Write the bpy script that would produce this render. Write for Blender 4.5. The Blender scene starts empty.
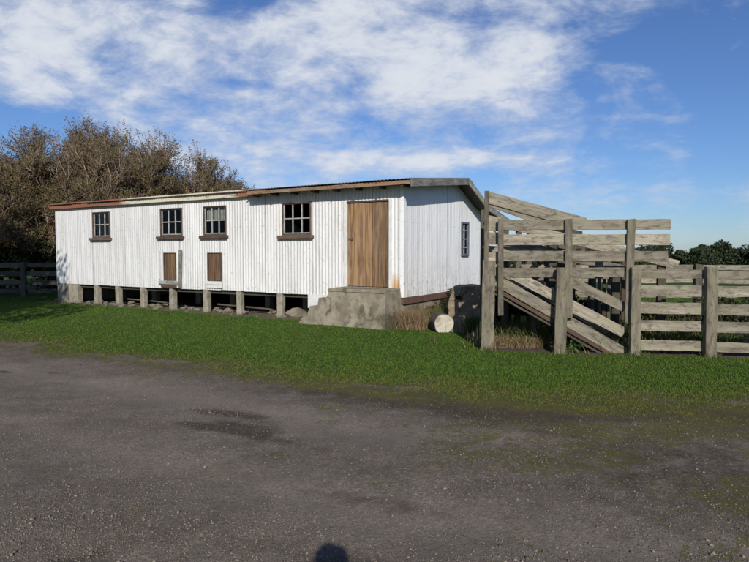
import bpy, math, random
import numpy as np
from mathutils import Vector, Matrix

random.seed(7)
S = bpy.context.scene
COL = S.collection
R = math.radians

# ------------------------------------------------------------ camera, sky, sun, exposure
cd = bpy.data.cameras.new("camera")
cam = bpy.data.objects.new("camera", cd)
COL.objects.link(cam)
cam.location = (0, 0, 1.65)
cam.rotation_euler = (R(90 - 2.717), 0, 0)
cd.sensor_width = 36
cd.lens = 590 / 749 * 36
cd.clip_start = 0.02
cd.clip_end = 3000
S.camera = cam

SUN_EL, SUN_AZ = 27.0, 4.2        # the sun stands behind the photographer, slightly to the right
to_sun = Vector((math.sin(R(SUN_AZ)) * math.cos(R(SUN_EL)), -math.cos(R(SUN_AZ)) * math.cos(R(SUN_EL)), math.sin(R(SUN_EL))))
sl = bpy.data.lights.new("sun", 'SUN')
sl.energy = 4.3
sl.angle = R(0.53)
sl.color = (1.0, 0.95, 0.87)
sun = bpy.data.objects.new("sun", sl)
COL.objects.link(sun)
sun.rotation_euler = to_sun.to_track_quat('Z', 'Y').to_euler()
S.view_settings.view_transform = 'Standard'
S.view_settings.look = 'None'
S.view_settings.gamma = 1
S.view_settings.use_curve_mapping = False
S.view_settings.exposure = 0.0


class NT:
    """tiny node helper"""
    def __init__(s, tree):
        s.t = tree
        s.n = tree.nodes
        s.l = tree.links

    def node(s, typ, **kw):
        n = s.n.new(typ)
        for k, v in kw.items():
            setattr(n, k, v)
        return n

    def put(s, sock, v):
        if v is None:
            return
        if isinstance(v, bpy.types.NodeSocket):
            s.l.new(v, sock)
        else:
            if sock.type == 'RGBA' and isinstance(v, (tuple, list)) and len(v) == 3:
                v = (*v, 1)
            if sock.type == 'RGBA' and isinstance(v, (int, float)):
                v = (v, v, v, 1)
            sock.default_value = v

    def m(s, op, a, b=None, c=None, clamp=False):
        n = s.node('ShaderNodeMath', operation=op, use_clamp=clamp)
        s.put(n.inputs[0], a)
        s.put(n.inputs[1], b)
        s.put(n.inputs[2], c)
        return n.outputs[0]

    def vm(s, op, a, b=None):
        n = s.node('ShaderNodeVectorMath', operation=op)
        s.put(n.inputs[0], a)
        s.put(n.inputs[1], b)
        return n.outputs[0]

    def sep(s, v):
        n = s.node('ShaderNodeSeparateXYZ')
        s.put(n.inputs[0], v)
        return n.outputs

    def comb(s, x, y, z):
        n = s.node('ShaderNodeCombineXYZ')
        for i, v in enumerate((x, y, z)):
            s.put(n.inputs[i], v)
        return n.outputs[0]

    def noise(s, vec, scale, detail=3, rough=0.55, dist=0.0, dims='3D'):
        n = s.node('ShaderNodeTexNoise', noise_dimensions=dims)
        s.put(n.inputs['Vector'], vec)
        n.inputs['Scale'].default_value = scale
        n.inputs['Detail'].default_value = detail
        n.inputs['Roughness'].default_value = rough
        n.inputs['Distortion'].default_value = dist
        return n.outputs[0]

    def ramp(s, v, a, b, lo=0.0, hi=1.0, smooth=True):
        n = s.node('ShaderNodeMapRange', interpolation_type='SMOOTHSTEP' if smooth else 'LINEAR')
        s.put(n.inputs[0], v)
        for i, x in zip((1, 2, 3, 4), (a, b, lo, hi)):
            n.inputs[i].default_value = x
        return n.outputs[0]

    def mix(s, f, a, b, typ='MIX'):
        n = s.node('ShaderNodeMix', data_type='RGBA', blend_type=typ)
        s.put(n.inputs[0], f)
        s.put(n.inputs[6], a)
        s.put(n.inputs[7], b)
        return n.outputs[2]

    def bump(s, h, strength, dist):
        n = s.node('ShaderNodeBump')
        n.inputs['Strength'].default_value = strength
        n.inputs['Distance'].default_value = dist
        s.put(n.inputs['Height'], h)
        return n.outputs[0]


# sky: Nishita plus high thin cloud laid out over the sky dome by direction
W = bpy.data.worlds.new("World")
S.world = W
W.use_nodes = True
nt = NT(W.node_tree)
nt.n.clear()
tc = nt.node('ShaderNodeTexCoord').outputs['Generated']
sky = nt.node('ShaderNodeTexSky', sky_type='NISHITA')
sky.sun_disc = False
sky.sun_elevation = R(SUN_EL)
sky.sun_rotation = R(180 - SUN_AZ)
sky.altitude = 0
sky.air_density = 1.0
sky.dust_density = 0.25
sky.ozone_density = 2.5
x, y, z = nt.sep(tc)
ya = nt.m('MAXIMUM', nt.m('ABSOLUTE', y), 0.15)
u = nt.m('DIVIDE', x, ya)
v = nt.m('DIVIDE', z, ya)
zc = nt.m('ADD', nt.m('MAXIMUM', z, 0.0), 0.09)
pl = nt.comb(nt.m('DIVIDE', x, zc), nt.m('DIVIDE', y, zc), 0.0)
n1 = nt.noise(nt.vm('ADD', pl, (3.1, 7.7, 0.4)), 0.55, 7, 0.6, 0.5)
n2 = nt.noise(nt.vm('MULTIPLY', pl, (1.0, 0.75, 1)), 4.2, 9, 0.68, 0.5)
n3 = nt.noise(nt.comb(u, nt.m('MULTIPLY', v, 1.9), 5.0), 6.5, 10, 0.62, 0.25)


def blob(cu, cv, ru, rv, amp, rot=0.0):
    a = nt.m('SUBTRACT', u, cu)
    b = nt.m('SUBTRACT', v, cv)
    cr, sr = math.cos(rot), math.sin(rot)
    a2 = nt.m('ADD', nt.m('MULTIPLY', a, cr / ru), nt.m('MULTIPLY', b, sr / ru))
    b2 = nt.m('ADD', nt.m('MULTIPLY', a, -sr / rv), nt.m('MULTIPLY', b, cr / rv))
    d = nt.m('ADD', nt.m('POWER', a2, 2.0), nt.m('POWER', b2, 2.0))
    g = nt.m('POWER', 2.718, nt.m('MULTIPLY', d, -1.0))
    return nt.m('MULTIPLY', g, amp)


bias = None
for bl in [(-0.04, 0.36, 0.34, 0.14, 0.56), (0.66, 0.36, 0.20, 0.16, -0.45), (-0.50, 0.33, 0.27, 0.13, 0.60, -0.2), (0.08, 0.155, 0.22, 0.022, 0.75),
           (-0.15, 0.20, 0.22, 0.07, 0.34), (0.20, 0.28, 0.14, 0.10, 0.32, 0.5), (-0.24, 0.42, 0.07, 0.035, -0.55, 0.4),
           (-0.60, 0.20, 0.13, 0.035, -0.35), (-0.02, 0.29, 0.05, 0.05, -0.18, 0.5), (0.60, 0.105, 0.16, 0.014, 0.30),
           (0.55, 0.03, 0.25, 0.02, 0.22), (0.62, 0.22, 0.2, 0.05, -0.12), (-0.05, 0.02, 1.0, 0.05, 0.15)]:
    b = blob(*bl)
    bias = b if bias is None else nt.m('ADD', bias, b)
amt = nt.m('ADD', bias, nt.m('ADD', nt.m('MULTIPLY', nt.m('SUBTRACT', n1, 0.5), 0.7),
                            nt.m('ADD', nt.m('MULTIPLY', nt.m('SUBTRACT', n2, 0.5), 0.8), nt.m('MULTIPLY', nt.m('SUBTRACT', n3, 0.5), 2.3))))
mask = nt.ramp(amt, -0.06, 0.82, 0.0, 0.93)
mask = nt.m('MULTIPLY', mask, nt.ramp(z, -0.01, 0.05))
cloudcol = nt.mix(nt.ramp(amt, 0.3, 1.0), (5.6, 6.2, 7.4), (7.5, 7.8, 8.3))
skyc = nt.mix(1.0, sky.outputs[0], (0.53, 0.69, 0.99), 'MULTIPLY')
skycol = nt.mix(mask, skyc, cloudcol)
bg = nt.node('ShaderNodeBackground')
nt.put(bg.inputs[0], skycol)
bg.inputs[1].default_value = 0.10
wo = nt.node('ShaderNodeOutputWorld')
nt.l.new(bg.outputs[0], wo.inputs[0])


# ------------------------------------------------------------ helpers
def tag(o, label=None, cat=None, group=None, kind=None):
    if label:
        o["label"] = label
    if cat:
        o["category"] = cat
    if group:
        o["group"] = group
    if kind:
        o["kind"] = kind
    return o


def empty(name, loc=(0, 0, 0), rz=0.0):
    o = bpy.data.objects.new(name, None)
    COL.objects.link(o)
    o.location = loc
    o.rotation_euler = (0, 0, rz)
    o.empty_display_size = 0.2
    return o


def link(name, me, mat, parent=None):
    o = bpy.data.objects.new(name, me)
    COL.objects.link(o)
    if mat is not None:
        me.materials.append(mat)
    if parent is not None:
        o.parent = parent
    return o


def np_mesh(name, V, F, smooth=False):
    """V (n,3), F (m,k) with one face size"""
    V = np.ascontiguousarray(V, dtype=np.float32)
    F = np.ascontiguousarray(F, dtype=np.int32)
    me = bpy.data.meshes.new(name)
    me.vertices.add(len(V))
    me.vertices.foreach_set("co", V.ravel())
    k = F.shape[1]
    me.loops.add(F.size)
    me.loops.foreach_set("vertex_index", F.ravel())
    me.polygons.add(len(F))
    me.polygons.foreach_set("loop_start", np.arange(0, F.size, k, dtype=np.int32))
    if smooth:
        me.polygons.foreach_set("use_smooth", np.ones(len(F), dtype=bool))
    me.update(calc_edges=True)
    return me


class MB:
    """collects boxes and prisms into one mesh"""
    def __init__(s):
        s.v, s.f = [], []

    def box(s, x0, x1, y0, y1, z0, z1, jit=0.0):
        b = len(s.v)
        for zz in (z0, z1):
            for (xx, yy) in ((x0, y0), (x1, y0), (x1, y1), (x0, y1)):
                s.v.append((xx + random.uniform(-jit, jit), yy + random.uniform(-jit, jit), zz + random.uniform(-jit, jit)))
        for q in ((0, 3, 2, 1), (4, 5, 6, 7), (0, 1, 5, 4), (1, 2, 6, 5), (2, 3, 7, 6), (3, 0, 4, 7)):
            s.f.append([b + i for i in q])
        return s

    def prism(s, poly, y0, y1):
        """poly of (x,z) extruded along y"""
        b = len(s.v)
        n = len(poly)
        for yy in (y0, y1):
            for (xx, zz) in poly:
                s.v.append((xx, yy, zz))
        s.f.append([b + i for i in range(n)])
        s.f.append([b + n + i for i in reversed(range(n))])
        for i in range(n):
            j = (i + 1) % n
            s.f.append([b + j, b + i, b + n + i, b + n + j])
        return s

    def build(s, name, mat, parent=None, bevel=0.0):
        me = bpy.data.meshes.new(name)
        me.from_pydata(s.v, [], s.f)
        me.update()
        o = link(name, me, mat, parent)
        if bevel:
            m = o.modifiers.new("bevel", 'BEVEL')
            m.width = bevel
            m.segments = 1
            m.limit_method = 'ANGLE'
        return o


def board(name, parent, p0, p1, w, t, mat, nrm=(0, 1, 0), segs=8, rough=0.0028, rag=0.012):
    """a weathered timber from p0 to p1: w wide, t thick along nrm, edges a little worn and warped"""
    p0, p1 = Vector(p0), Vector(p1)
    ax = (p1 - p0)
    L = ax.length
    ax.normalize()
    n = Vector(nrm)
    n = (n - ax * n.dot(ax)).normalized()
    wd = n.cross(ax)
    V, F = [], []
    bow = random.uniform(-0.006, 0.006)
    for i in range(segs + 1):
        f = i / segs
        x = (f - 0.5) * L
        o1, o2 = random.uniform(-rough, rough), random.uniform(-rough, rough)
        bz = bow * math.sin(math.pi * f) + random.uniform(-rough, rough) * 0.3
        ends = (random.uniform(-rag, rag), random.uniform(-rag, rag)) if i in (0, segs) else (0, 0)
        V += [(x + ends[0], -w / 2 + o1, -t / 2 + bz), (x + ends[1], w / 2 + o2, -t / 2 + bz),
              (x + ends[1], w / 2 + o2, t / 2 + bz), (x + ends[0], -w / 2 + o1, t / 2 + bz)]
    for i in range(segs):
        a, b = i * 4, i * 4 + 4
        for k in range(4):
            j = (k + 1) % 4
            F.append((a + k, b + k, b + j, a + j))
    F.append((0, 1, 2, 3))
    F.append((segs * 4 + 3, segs * 4 + 2, segs * 4 + 1, segs * 4))
    me = bpy.data.meshes.new(name)
    me.from_pydata(V, [], [f[::-1] for f in F])
    me.update()
    o = link(name, me, mat, parent)
    m = Matrix((ax, wd, n)).transposed().to_4x4()
    m.translation = (p0 + p1) / 2
    o.matrix_local = m
    bv = o.modifiers.new("bevel", 'BEVEL')
    bv.width = min(0.006, t * 0.15)
    bv.segments = 1
    bv.limit_method = 'ANGLE'
    return o


# value noise for placing things
def vnoise(x, y, seed=0, octs=3):
    x = np.asarray(x, float)
    y = np.asarray(y, float)
    out = np.zeros_like(x)
    amp, tot, fr = 1.0, 0.0, 1.0

    def h(i, j, s):
        q = np.sin(i * 127.1 + j * 311.7 + s * 74.7) * 43758.5453
        return q - np.floor(q)
    for o in range(octs):
        X, Y = x * fr, y * fr
        i, j = np.floor(X), np.floor(Y)
        fx, fy = X - i, Y - j
        fx = fx * fx * (3 - 2 * fx)
        fy = fy * fy * (3 - 2 * fy)
        a = h(i, j, seed + o)
        b = h(i + 1, j, seed + o)
        c = h(i, j + 1, seed + o)
        d = h(i + 1, j + 1, seed + o)
        out += amp * ((a * (1 - fx) + b * fx) * (1 - fy) + (c * (1 - fx) + d * fx) * fy)
        tot += amp
        amp *= 0.5
        fr *= 2.03
    return out / tot


# ------------------------------------------------------------ materials
def new_mat(name):
    m = bpy.data.materials.new(name)
    m.use_nodes = True
    t = NT(m.node_tree)
    b = t.n['Principled BSDF']
    return m, t, b


def wood_mat(name, c1, c2, lichen=(0.27, 0.28, 0.17), lich=0.5, dark=(0.06, 0.05, 0.04), darkf=0.6, rough=0.85, var=0.5, bump=0.5):
    m, t, b = new_mat(name)
    oc = t.node('ShaderNodeTexCoord').outputs['Object']
    rnd = t.node('ShaderNodeObjectInfo').outputs['Random']
    isl = t.node('ShaderNodeNewGeometry').outputs['Random Per Island']
    off = t.m('MULTIPLY', t.m('ADD', rnd, isl), 37.0)
    p = t.vm('ADD', oc, t.comb(off, off, off))
    fine = t.noise(t.vm('MULTIPLY', p, (2.2, 55.0, 55.0)), 1.0, 4, 0.65)
    streak = t.noise(t.vm('MULTIPLY', p, (1.1, 11.0, 11.0)), 1.0, 3, 0.6)
    blot = t.noise(p, 3.2, 4, 0.65, 0.4)
    blot2 = t.noise(t.vm('MULTIPLY', p, (5.0, 14.0, 14.0)), 1.0, 5, 0.75, 0.6)
    c = t.mix(t.ramp(streak, 0.3, 0.7), c1, c2)
    c = t.mix(t.m('MULTIPLY', t.ramp(blot, 0.42, 0.62), lich), c, lichen)
    c = t.mix(t.m('MULTIPLY', t.ramp(blot2, 0.49, 0.62), darkf), c, dark)
    c = t.mix(t.m('MULTIPLY', t.ramp(t.noise(t.vm('MULTIPLY', p, (2.2, 4, 4)), 1.0, 4, 0.7, 0.8), 0.5, 0.68), darkf * 0.5), c, dark)
    c = t.mix(t.m('MULTIPLY', t.ramp(fine, 0.55, 0.8), 0.65), c, dark)
    val = t.ramp(rnd, 0, 1, 0.92 - var * 0.6, 0.92 + var * 0.35, False)
    hs = t.node('ShaderNodeHueSaturation')
    t.put(hs.inputs['Color'], c)
    t.put(hs.inputs['Value'], t.m('MULTIPLY', val, t.ramp(isl, 0, 1, 0.9, 1.1, False)))
    t.put(b.inputs['Base Color'], hs.outputs[0])
    b.inputs['Roughness'].default_value = rough
    b.inputs['Specular IOR Level'].default_value = 0.25
    t.put(b.inputs['Normal'], t.bump(t.m('ADD', fine, t.m('MULTIPLY', streak, 0.6)), bump, 0.006))
    return m


M_wood = wood_mat("weathered_timber", (0.39, 0.345, 0.27), (0.21, 0.178, 0.135), (0.25, 0.24, 0.15), darkf=0.62, bump=0.8)
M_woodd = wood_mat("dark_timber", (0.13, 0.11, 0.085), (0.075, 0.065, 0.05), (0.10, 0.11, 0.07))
M_post = wood_mat("post_timber", (0.26, 0.225, 0.168), (0.13, 0.11, 0.082), (0.185, 0.18, 0.105), 0.5, darkf=0.6, bump=0.8)
M_red = wood_mat("stained_timber", (0.115, 0.065, 0.045), (0.075, 0.045, 0.034), (0.15, 0.12, 0.08), 0.2)
M_frame = wood_mat("old_brown_paint", (0.085, 0.055, 0.045), (0.13, 0.088, 0.068), (0.2, 0.16, 0.13), 0.4)


def planks_mat(name, k):
    m, t, b = new_mat(name)
    oc = t.node('ShaderNodeTexCoord').outputs['Object']
    isl = t.node('ShaderNodeNewGeometry').outputs['Random Per Island']
    p = t.vm('ADD', oc, t.comb(t.m('MULTIPLY', isl, 17.0), 0.0, t.m('MULTIPLY', isl, 31.0)))
    st = t.noise(t.vm('MULTIPLY', p, (22.0, 22.0, 1.1)), 1.0, 4, 0.6, 0.3)
    fi = t.noise(t.vm('MULTIPLY', p, (90.0, 90.0, 3.0)), 1.0, 3, 0.6)
    bl = t.noise(t.vm('MULTIPLY', p, (4.0, 4.0, 1.3)), 1.0, 3, 0.6)
    c = t.mix(t.ramp(st, 0.38, 0.62), tuple(a * k for a in (0.30, 0.18, 0.085)), tuple(a * k for a in (0.13, 0.072, 0.038)))
    c = t.mix(t.ramp(bl, 0.45, 0.75, 0, 0.6), c, tuple(a * k for a in (0.33, 0.235, 0.14)))
    c = t.mix(t.ramp(fi, 0.55, 0.75, 0, 0.7), c, (0.08, 0.045, 0.03))
    hs = t.node('ShaderNodeHueSaturation')
    t.put(hs.inputs['Color'], c)
    t.put(hs.inputs['Value'], t.ramp(isl, 0, 1, 0.7, 1.25, False))
    t.put(b.inputs['Base Color'], hs.outputs[0])
    b.inputs['Roughness'].default_value = 0.8
    t.put(b.inputs['Normal'], t.bump(st, 0.4, 0.004))
    return m


M_door = planks_mat("door_boards", 1.0)
M_hatch = planks_mat("hatch_boards", 0.55)


def iron_mat(name, end=False):
    m, t, b = new_mat(name)
    oc = t.node('ShaderNodeTexCoord').outputs['Object']
    X, Y, Z = t.sep(oc)
    a = Y if end else X
    run = t.noise(t.comb(t.m('MULTIPLY', a, 9.0), 0.0, t.m('MULTIPLY', Z, 0.7)), 1.0, 4, 0.65)
    patch = t.noise(oc, 1.3, 4, 0.6, 0.4)
    spot = t.noise(oc, 14.0, 3, 0.6)
    # each sheet of iron about 0.76 m wide, with its own tone
    sh = t.m('FLOOR', t.m('DIVIDE', t.m('ADD', a, 40.0), 0.80))
    wn = t.node('ShaderNodeTexWhiteNoise', noise_dimensions='1D')
    t.put(wn.inputs['W'], sh)
    tone = t.ramp(wn.outputs[0], 0, 1, 0.0, 0.28, False)
    drt = t.noise(t.comb(t.m('MULTIPLY', a, 30.0), 0.0, t.m('MULTIPLY', Z, 1.6)), 1.0, 3, 0.6)
    c = t.mix(t.ramp(run, 0.45, 0.72, 0, 0.35 if end else 0.6), (0.86, 0.86, 0.85) if end else (0.70, 0.70, 0.69), (0.62, 0.60, 0.57) if end else (0.50, 0.475, 0.43))  # gable end base painted lighter, standing in for stronger light on that wall
    c = t.mix(t.ramp(patch, 0.5, 0.75, 0, 0.4), c, (0.63, 0.62, 0.60))
    c = t.mix(tone, c, (0.56, 0.55, 0.53))
    c = t.mix(t.ramp(drt, 0.60, 0.74, 0, 0.22 if end else 0.5), c, (0.42, 0.38, 0.33))
    # thin lap line between sheets
    fr = t.m('FRACT', t.m('DIVIDE', t.m('ADD', a, 40.0), 0.80))
    lap = t.m('MULTIPLY', t.m('LESS_THAN', fr, 0.02), t.ramp(t.noise(t.comb(sh, 0.0, t.m('MULTIPLY', Z, 1.5)), 1.7, 2), 0.3, 0.6, 0.05 if end else 0.15, 0.3 if end else 0.7))
    c = t.mix(lap, c, (0.25, 0.22, 0.20))
    # nail heads in rows with small rust marks
    rowz = t.m('ABSOLUTE', t.m('SUBTRACT', t.m('FRACT', t.m('DIVIDE', t.m('SUBTRACT', Z, 0.70), 0.82)), 0.5))
    nail = t.m('MULTIPLY', t.m('GREATER_THAN', rowz, 0.484), t.m('GREATER_THAN', t.noise(t.vm('MULTIPLY', oc, (14, 14, 2)), 1.0, 0), 0.60))
    c = t.mix(t.m('MULTIPLY', nail, 0.28), c, (0.35, 0.26, 0.2))
    # rust specks and scuffs
    c = t.mix(t.ramp(spot, 0.62, 0.70, 0, 0.3 if end else 0.7), c, (0.42, 0.33, 0.25))
    low = t.ramp(Z, 0.6, 1.6 if end else 1.0, 1.0, 0.0)
    grime = t.m('MULTIPLY', low, t.ramp(t.noise(t.vm('MULTIPLY', oc, (3, 3, 2)), 4.5, 5, 0.7), 0.5, 0.68))
    c = t.mix(t.m('MULTIPLY', grime, 0.75 if end else 0.55), c, (0.30, 0.25, 0.20) if end else (0.40, 0.36, 0.30))
    if not end:
        # orange rust run beside the door
        rx = t.m('MULTIPLY', t.ramp(X, -0.33, -0.25), t.ramp(X, -0.06, 0.0, 1, 0))
        rz = t.ramp(t.m('ADD', Z, t.m('MULTIPLY', t.noise(t.vm('MULTIPLY', oc, (25, 1, 2)), 1.0, 3), 0.6)), 1.1, 1.65, 1, 0)
        c = t.mix(t.m('MULTIPLY', t.m('MULTIPLY', rx, rz), 0.95), c, (0.50, 0.27, 0.07))
    t.put(b.inputs['Base Color'], c)
    b.inputs['Roughness'].default_value = 0.55
    b.inputs['Specular IOR Level'].default_value = 0.3
    t.put(b.inputs['Normal'], t.bump(t.noise(t.vm('MULTIPLY', oc, (1.6, 1.6, 0.9)), 1.6, 3, 0.5), 0.35 if end else 0.6, 0.06))
    return m


M_iron = iron_mat("white_corrugated_iron")
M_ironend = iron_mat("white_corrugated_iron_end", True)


def simple_mat(name, c1, c2, scale=6.0, rough=0.85, bump=0.3, bd=0.01, c3=None, stretch=(1, 1, 1), metal=0.0, lo=0.35, hi=0.65, s3=3.0):
    m, t, b = new_mat(name)
    oc = t.node('ShaderNodeTexCoord').outputs['Object']
    p = t.vm('MULTIPLY', oc, stretch)
    n = t.noise(p, scale, 6, 0.65, 0.3)
    c = t.mix(t.ramp(n, lo, hi), c1, c2)
    if c3 is not None:
        c = t.mix(t.ramp(t.noise(p, s3, 5, 0.7, 0.6), 0.5, 0.64), c, c3)
    t.put(b.inputs['Base Color'], c)
    b.inputs['Roughness'].default_value = rough
    b.inputs['Metallic'].default_value = metal
    b.inputs['Specular IOR Level'].default_value = 0.25
    if bump:
        t.put(b.inputs['Normal'], t.bump(t.noise(p, scale * 5, 5, 0.7), bump, bd))
    return m


M_conc = simple_mat("old_concrete", (0.32, 0.28, 0.21), (0.19, 0.162, 0.118), 4.0, 0.9, 0.8, 0.02, (0.11, 0.095, 0.062), s3=2.2)
M_pier = simple_mat("pier_concrete", (0.36, 0.325, 0.26), (0.25, 0.225, 0.175), 5.0, 0.9, 0.5, 0.01, (0.17, 0.17, 0.12), s3=4)
M_stone = simple_mat("stone", (0.26, 0.225, 0.175), (0.14, 0.118, 0.09), 4.0, 0.9, 0.6, 0.02)
M_whitepaint = simple_mat("white_painted_timber", (0.72, 0.72, 0.70), (0.62, 0.61, 0.58), 9.0, 0.6, 0.2, 0.003, stretch=(1, 1, 1))
M_rooftin = simple_mat("roof_iron", (0.20, 0.20, 0.19), (0.11, 0.10, 0.09), 5.0, 0.6, 0.2, 0.01, (0.17, 0.09, 0.05))
M_brick = simple_mat("red_brown_footing", (0.16, 0.085, 0.06), (0.10, 0.065, 0.05), 7.0, 0.9, 0.5, 0.02)
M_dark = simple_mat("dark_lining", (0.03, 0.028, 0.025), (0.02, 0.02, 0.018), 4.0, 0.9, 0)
M_curtain = simple_mat("pale_cloth", (0.6, 0.58, 0.5), (0.45, 0.43, 0.36), 12.0, 0.9, 0)
M_barge = wood_mat("grey_barge", (0.28, 0.27, 0.235), (0.17, 0.16, 0.14), (0.42, 0.41, 0.37), 0.6, dark=(0.09, 0.08, 0.07))


def fascia_mat():
    m, t, b = new_mat("flaking_fascia")
    oc = t.node('ShaderNodeTexCoord').outputs['Object']
    X, Y, Z = t.sep(oc)     # X runs along the board, 0 at its middle
    n = t.noise(t.vm('MULTIPLY', oc, (1.2, 10, 10)), 1.5, 5, 0.7, 0.4)
    xx = t.m('ADD', X, t.m('MULTIPLY', t.m('SUBTRACT', n, 0.5), 3.0))
    f = t.ramp(xx, -1.0, -0.3, 1, 0)
    f = t.m('MAXIMUM', f, t.ramp(xx, 3.6, 4.0))
    f = t.m('MAXIMUM', f, t.ramp(n, 0.60, 0.70, 0, 0.7))
    c = t.mix(f, (0.62, 0.58, 0.44), (0.25, 0.105, 0.06))
    c = t.mix(t.ramp(t.noise(t.vm('MULTIPLY', oc, (3, 22, 22)), 1.0, 4, 0.7), 0.55, 0.7, 0, 0.7), c, (0.14, 0.09, 0.06))
    t.put(b.inputs['Base Color'], c)
    b.inputs['Roughness'].default_value = 0.8
    t.put(b.inputs['Normal'], t.bump(n, 0.3, 0.005))
    return m


M_fascia = fascia_mat()
M_fascia2 = wood_mat("bare_fascia", (0.36, 0.22, 0.12), (0.26, 0.15, 0.09), (0.33, 0.29, 0.22), 0.5)


def glass_mat():
    m, t, b = new_mat("window_glass")
    t.n.remove(b)
    out = [n for n in t.n if n.type == 'OUTPUT_MATERIAL'][0]
    g = t.node('ShaderNodeBsdfGlossy')
    g.inputs['Color'].default_value = (0.9, 0.95, 1, 1)
    g.inputs['Roughness'].default_value = 0.04
    tr = t.node('ShaderNodeBsdfTransparent')
    tr.inputs[0].default_value = (0.75, 0.78, 0.78, 1)
    fr = t.node('ShaderNodeLayerWeight')
    fr.inputs[0].default_value = 0.13
    mx = t.node('ShaderNodeMixShader')
    t.l.new(fr.outputs[0], mx.inputs[0])
    t.l.new(tr.outputs[0], mx.inputs[1])
    t.l.new(g.outputs[0], mx.inputs[2])
    t.l.new(mx.outputs[0], out.inputs[0])
    return m


M_glass = glass_mat()


def leaf_mat(name, c1, c2, c3=None, rough=0.6, transl=0.25):
    m, t, b = new_mat(name)
    isl = t.node('ShaderNodeNewGeometry').outputs['Random Per Island']
    c = t.mix(isl, c1, c2)
    if c3 is not None:
        w = t.node('ShaderNodeTexWhiteNoise', noise_dimensions='1D')
        t.put(w.inputs['W'], t.m('MULTIPLY', isl, 91.7))
        c = t.mix(t.m('GREATER_THAN', w.outputs[0], 0.72), c, c3)
    t.put(b.inputs['Base Color'], c)
    b.inputs['Roughness'].default_value = rough
    b.inputs['Specular IOR Level'].default_value = 0.2
    out = [n for n in t.n if n.type == 'OUTPUT_MATERIAL'][0]
    tl = t.node('ShaderNodeBsdfTranslucent')
    t.put(tl.inputs[0], c)
    mx = t.node('ShaderNodeMixShader')
    mx.inputs[0].default_value = transl
    t.l.new(b.outputs[0], mx.inputs[1])
    t.l.new(tl.outputs[0], mx.inputs[2])
    t.l.new(mx.outputs[0], out.inputs[0])
    return m


M_grass = leaf_mat("lawn_blades", (0.030, 0.078, 0.008), (0.060, 0.125, 0.015), (0.125, 0.13, 0.035))
def grass_mat():
    m, t, b = new_mat("lawn_blades")
    isl = t.node('ShaderNodeNewGeometry').outputs['Random Per Island']
    oc = t.node('ShaderNodeTexCoord').outputs['Object']
    we = t.node('ShaderNodeAttribute', attribute_name='wear').outputs['Fac']
    c = t.mix(isl, (0.064, 0.128, 0.012), (0.105, 0.180, 0.020))
    big = t.noise(oc, 0.9, 4, 0.65, 0.4)
    c = t.mix(t.ramp(big, 0.42, 0.62, 0, 0.55), c, (0.110, 0.155, 0.022))
    sm = t.noise(oc, 5.0, 4, 0.7)
    c = t.mix(t.ramp(sm, 0.52, 0.68, 0, 0.45), c, (0.035, 0.080, 0.010))
    w = t.node('ShaderNodeTexWhiteNoise', noise_dimensions='1D')
    t.put(w.inputs['W'], t.m('MULTIPLY', isl, 91.7))
    c = t.mix(t.m('GREATER_THAN', w.outputs[0], 0.90), c, (0.17, 0.15, 0.06))
    c = t.mix(t.ramp(we, 0.08, 0.45, 0, 0.85), c, (0.160, 0.150, 0.034))
    t.put(b.inputs['Base Color'], c)
    b.inputs['Roughness'].default_value = 0.6
    b.inputs['Specular IOR Level'].default_value = 0.2
    out = [n for n in t.n if n.type == 'OUTPUT_MATERIAL'][0]
    tl = t.node('ShaderNodeBsdfTranslucent')
    t.put(tl.inputs[0], c)
    mx = t.node('ShaderNodeMixShader')
    mx.inputs[0].default_value = 0.25
    t.l.new(b.outputs[0], mx.inputs[1])
    t.l.new(tl.outputs[0], mx.inputs[2])
    t.l.new(mx.outputs[0], out.inputs[0])
    return m


M_grass = grass_mat()
M_drygrass = leaf_mat("dry_stalks", (0.28, 0.18, 0.10), (0.38, 0.28, 0.17), (0.16, 0.13, 0.06))
M_weed = leaf_mat("weed_leaves", (0.06, 0.11, 0.022), (0.11, 0.15, 0.035), (0.17, 0.13, 0.07))
M_weedbright = leaf_mat("bright_leaves", (0.10, 0.17, 0.05), (0.16, 0.24, 0.09))
M_olive = leaf_mat("olive_leaves", (0.105, 0.098, 0.036), (0.16, 0.13, 0.055), (0.20, 0.13, 0.08))
M_darkleaf = leaf_mat("dark_leaves", (0.012, 0.022, 0.008), (0.03, 0.045, 0.015))
M_scrub = leaf_mat('scrub_leaves', (0.022, 0.034, 0.012), (0.045, 0.055, 0.022), (0.09, 0.07, 0.04))
M_farleaf = leaf_mat("far_leaves", (0.022, 0.04, 0.016), (0.045, 0.065, 0.028), (0.07, 0.08, 0.045))
M_bark = simple_mat("bark", (0.13, 0.10, 0.08), (0.07, 0.055, 0.045), 5.0, 0.9, 0.5, 0.02)
M_twig = leaf_mat("twigs", (0.20, 0.135, 0.095), (0.30, 0.215, 0.155), (0.37, 0.30, 0.23), 0.8, 0.0)


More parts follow.
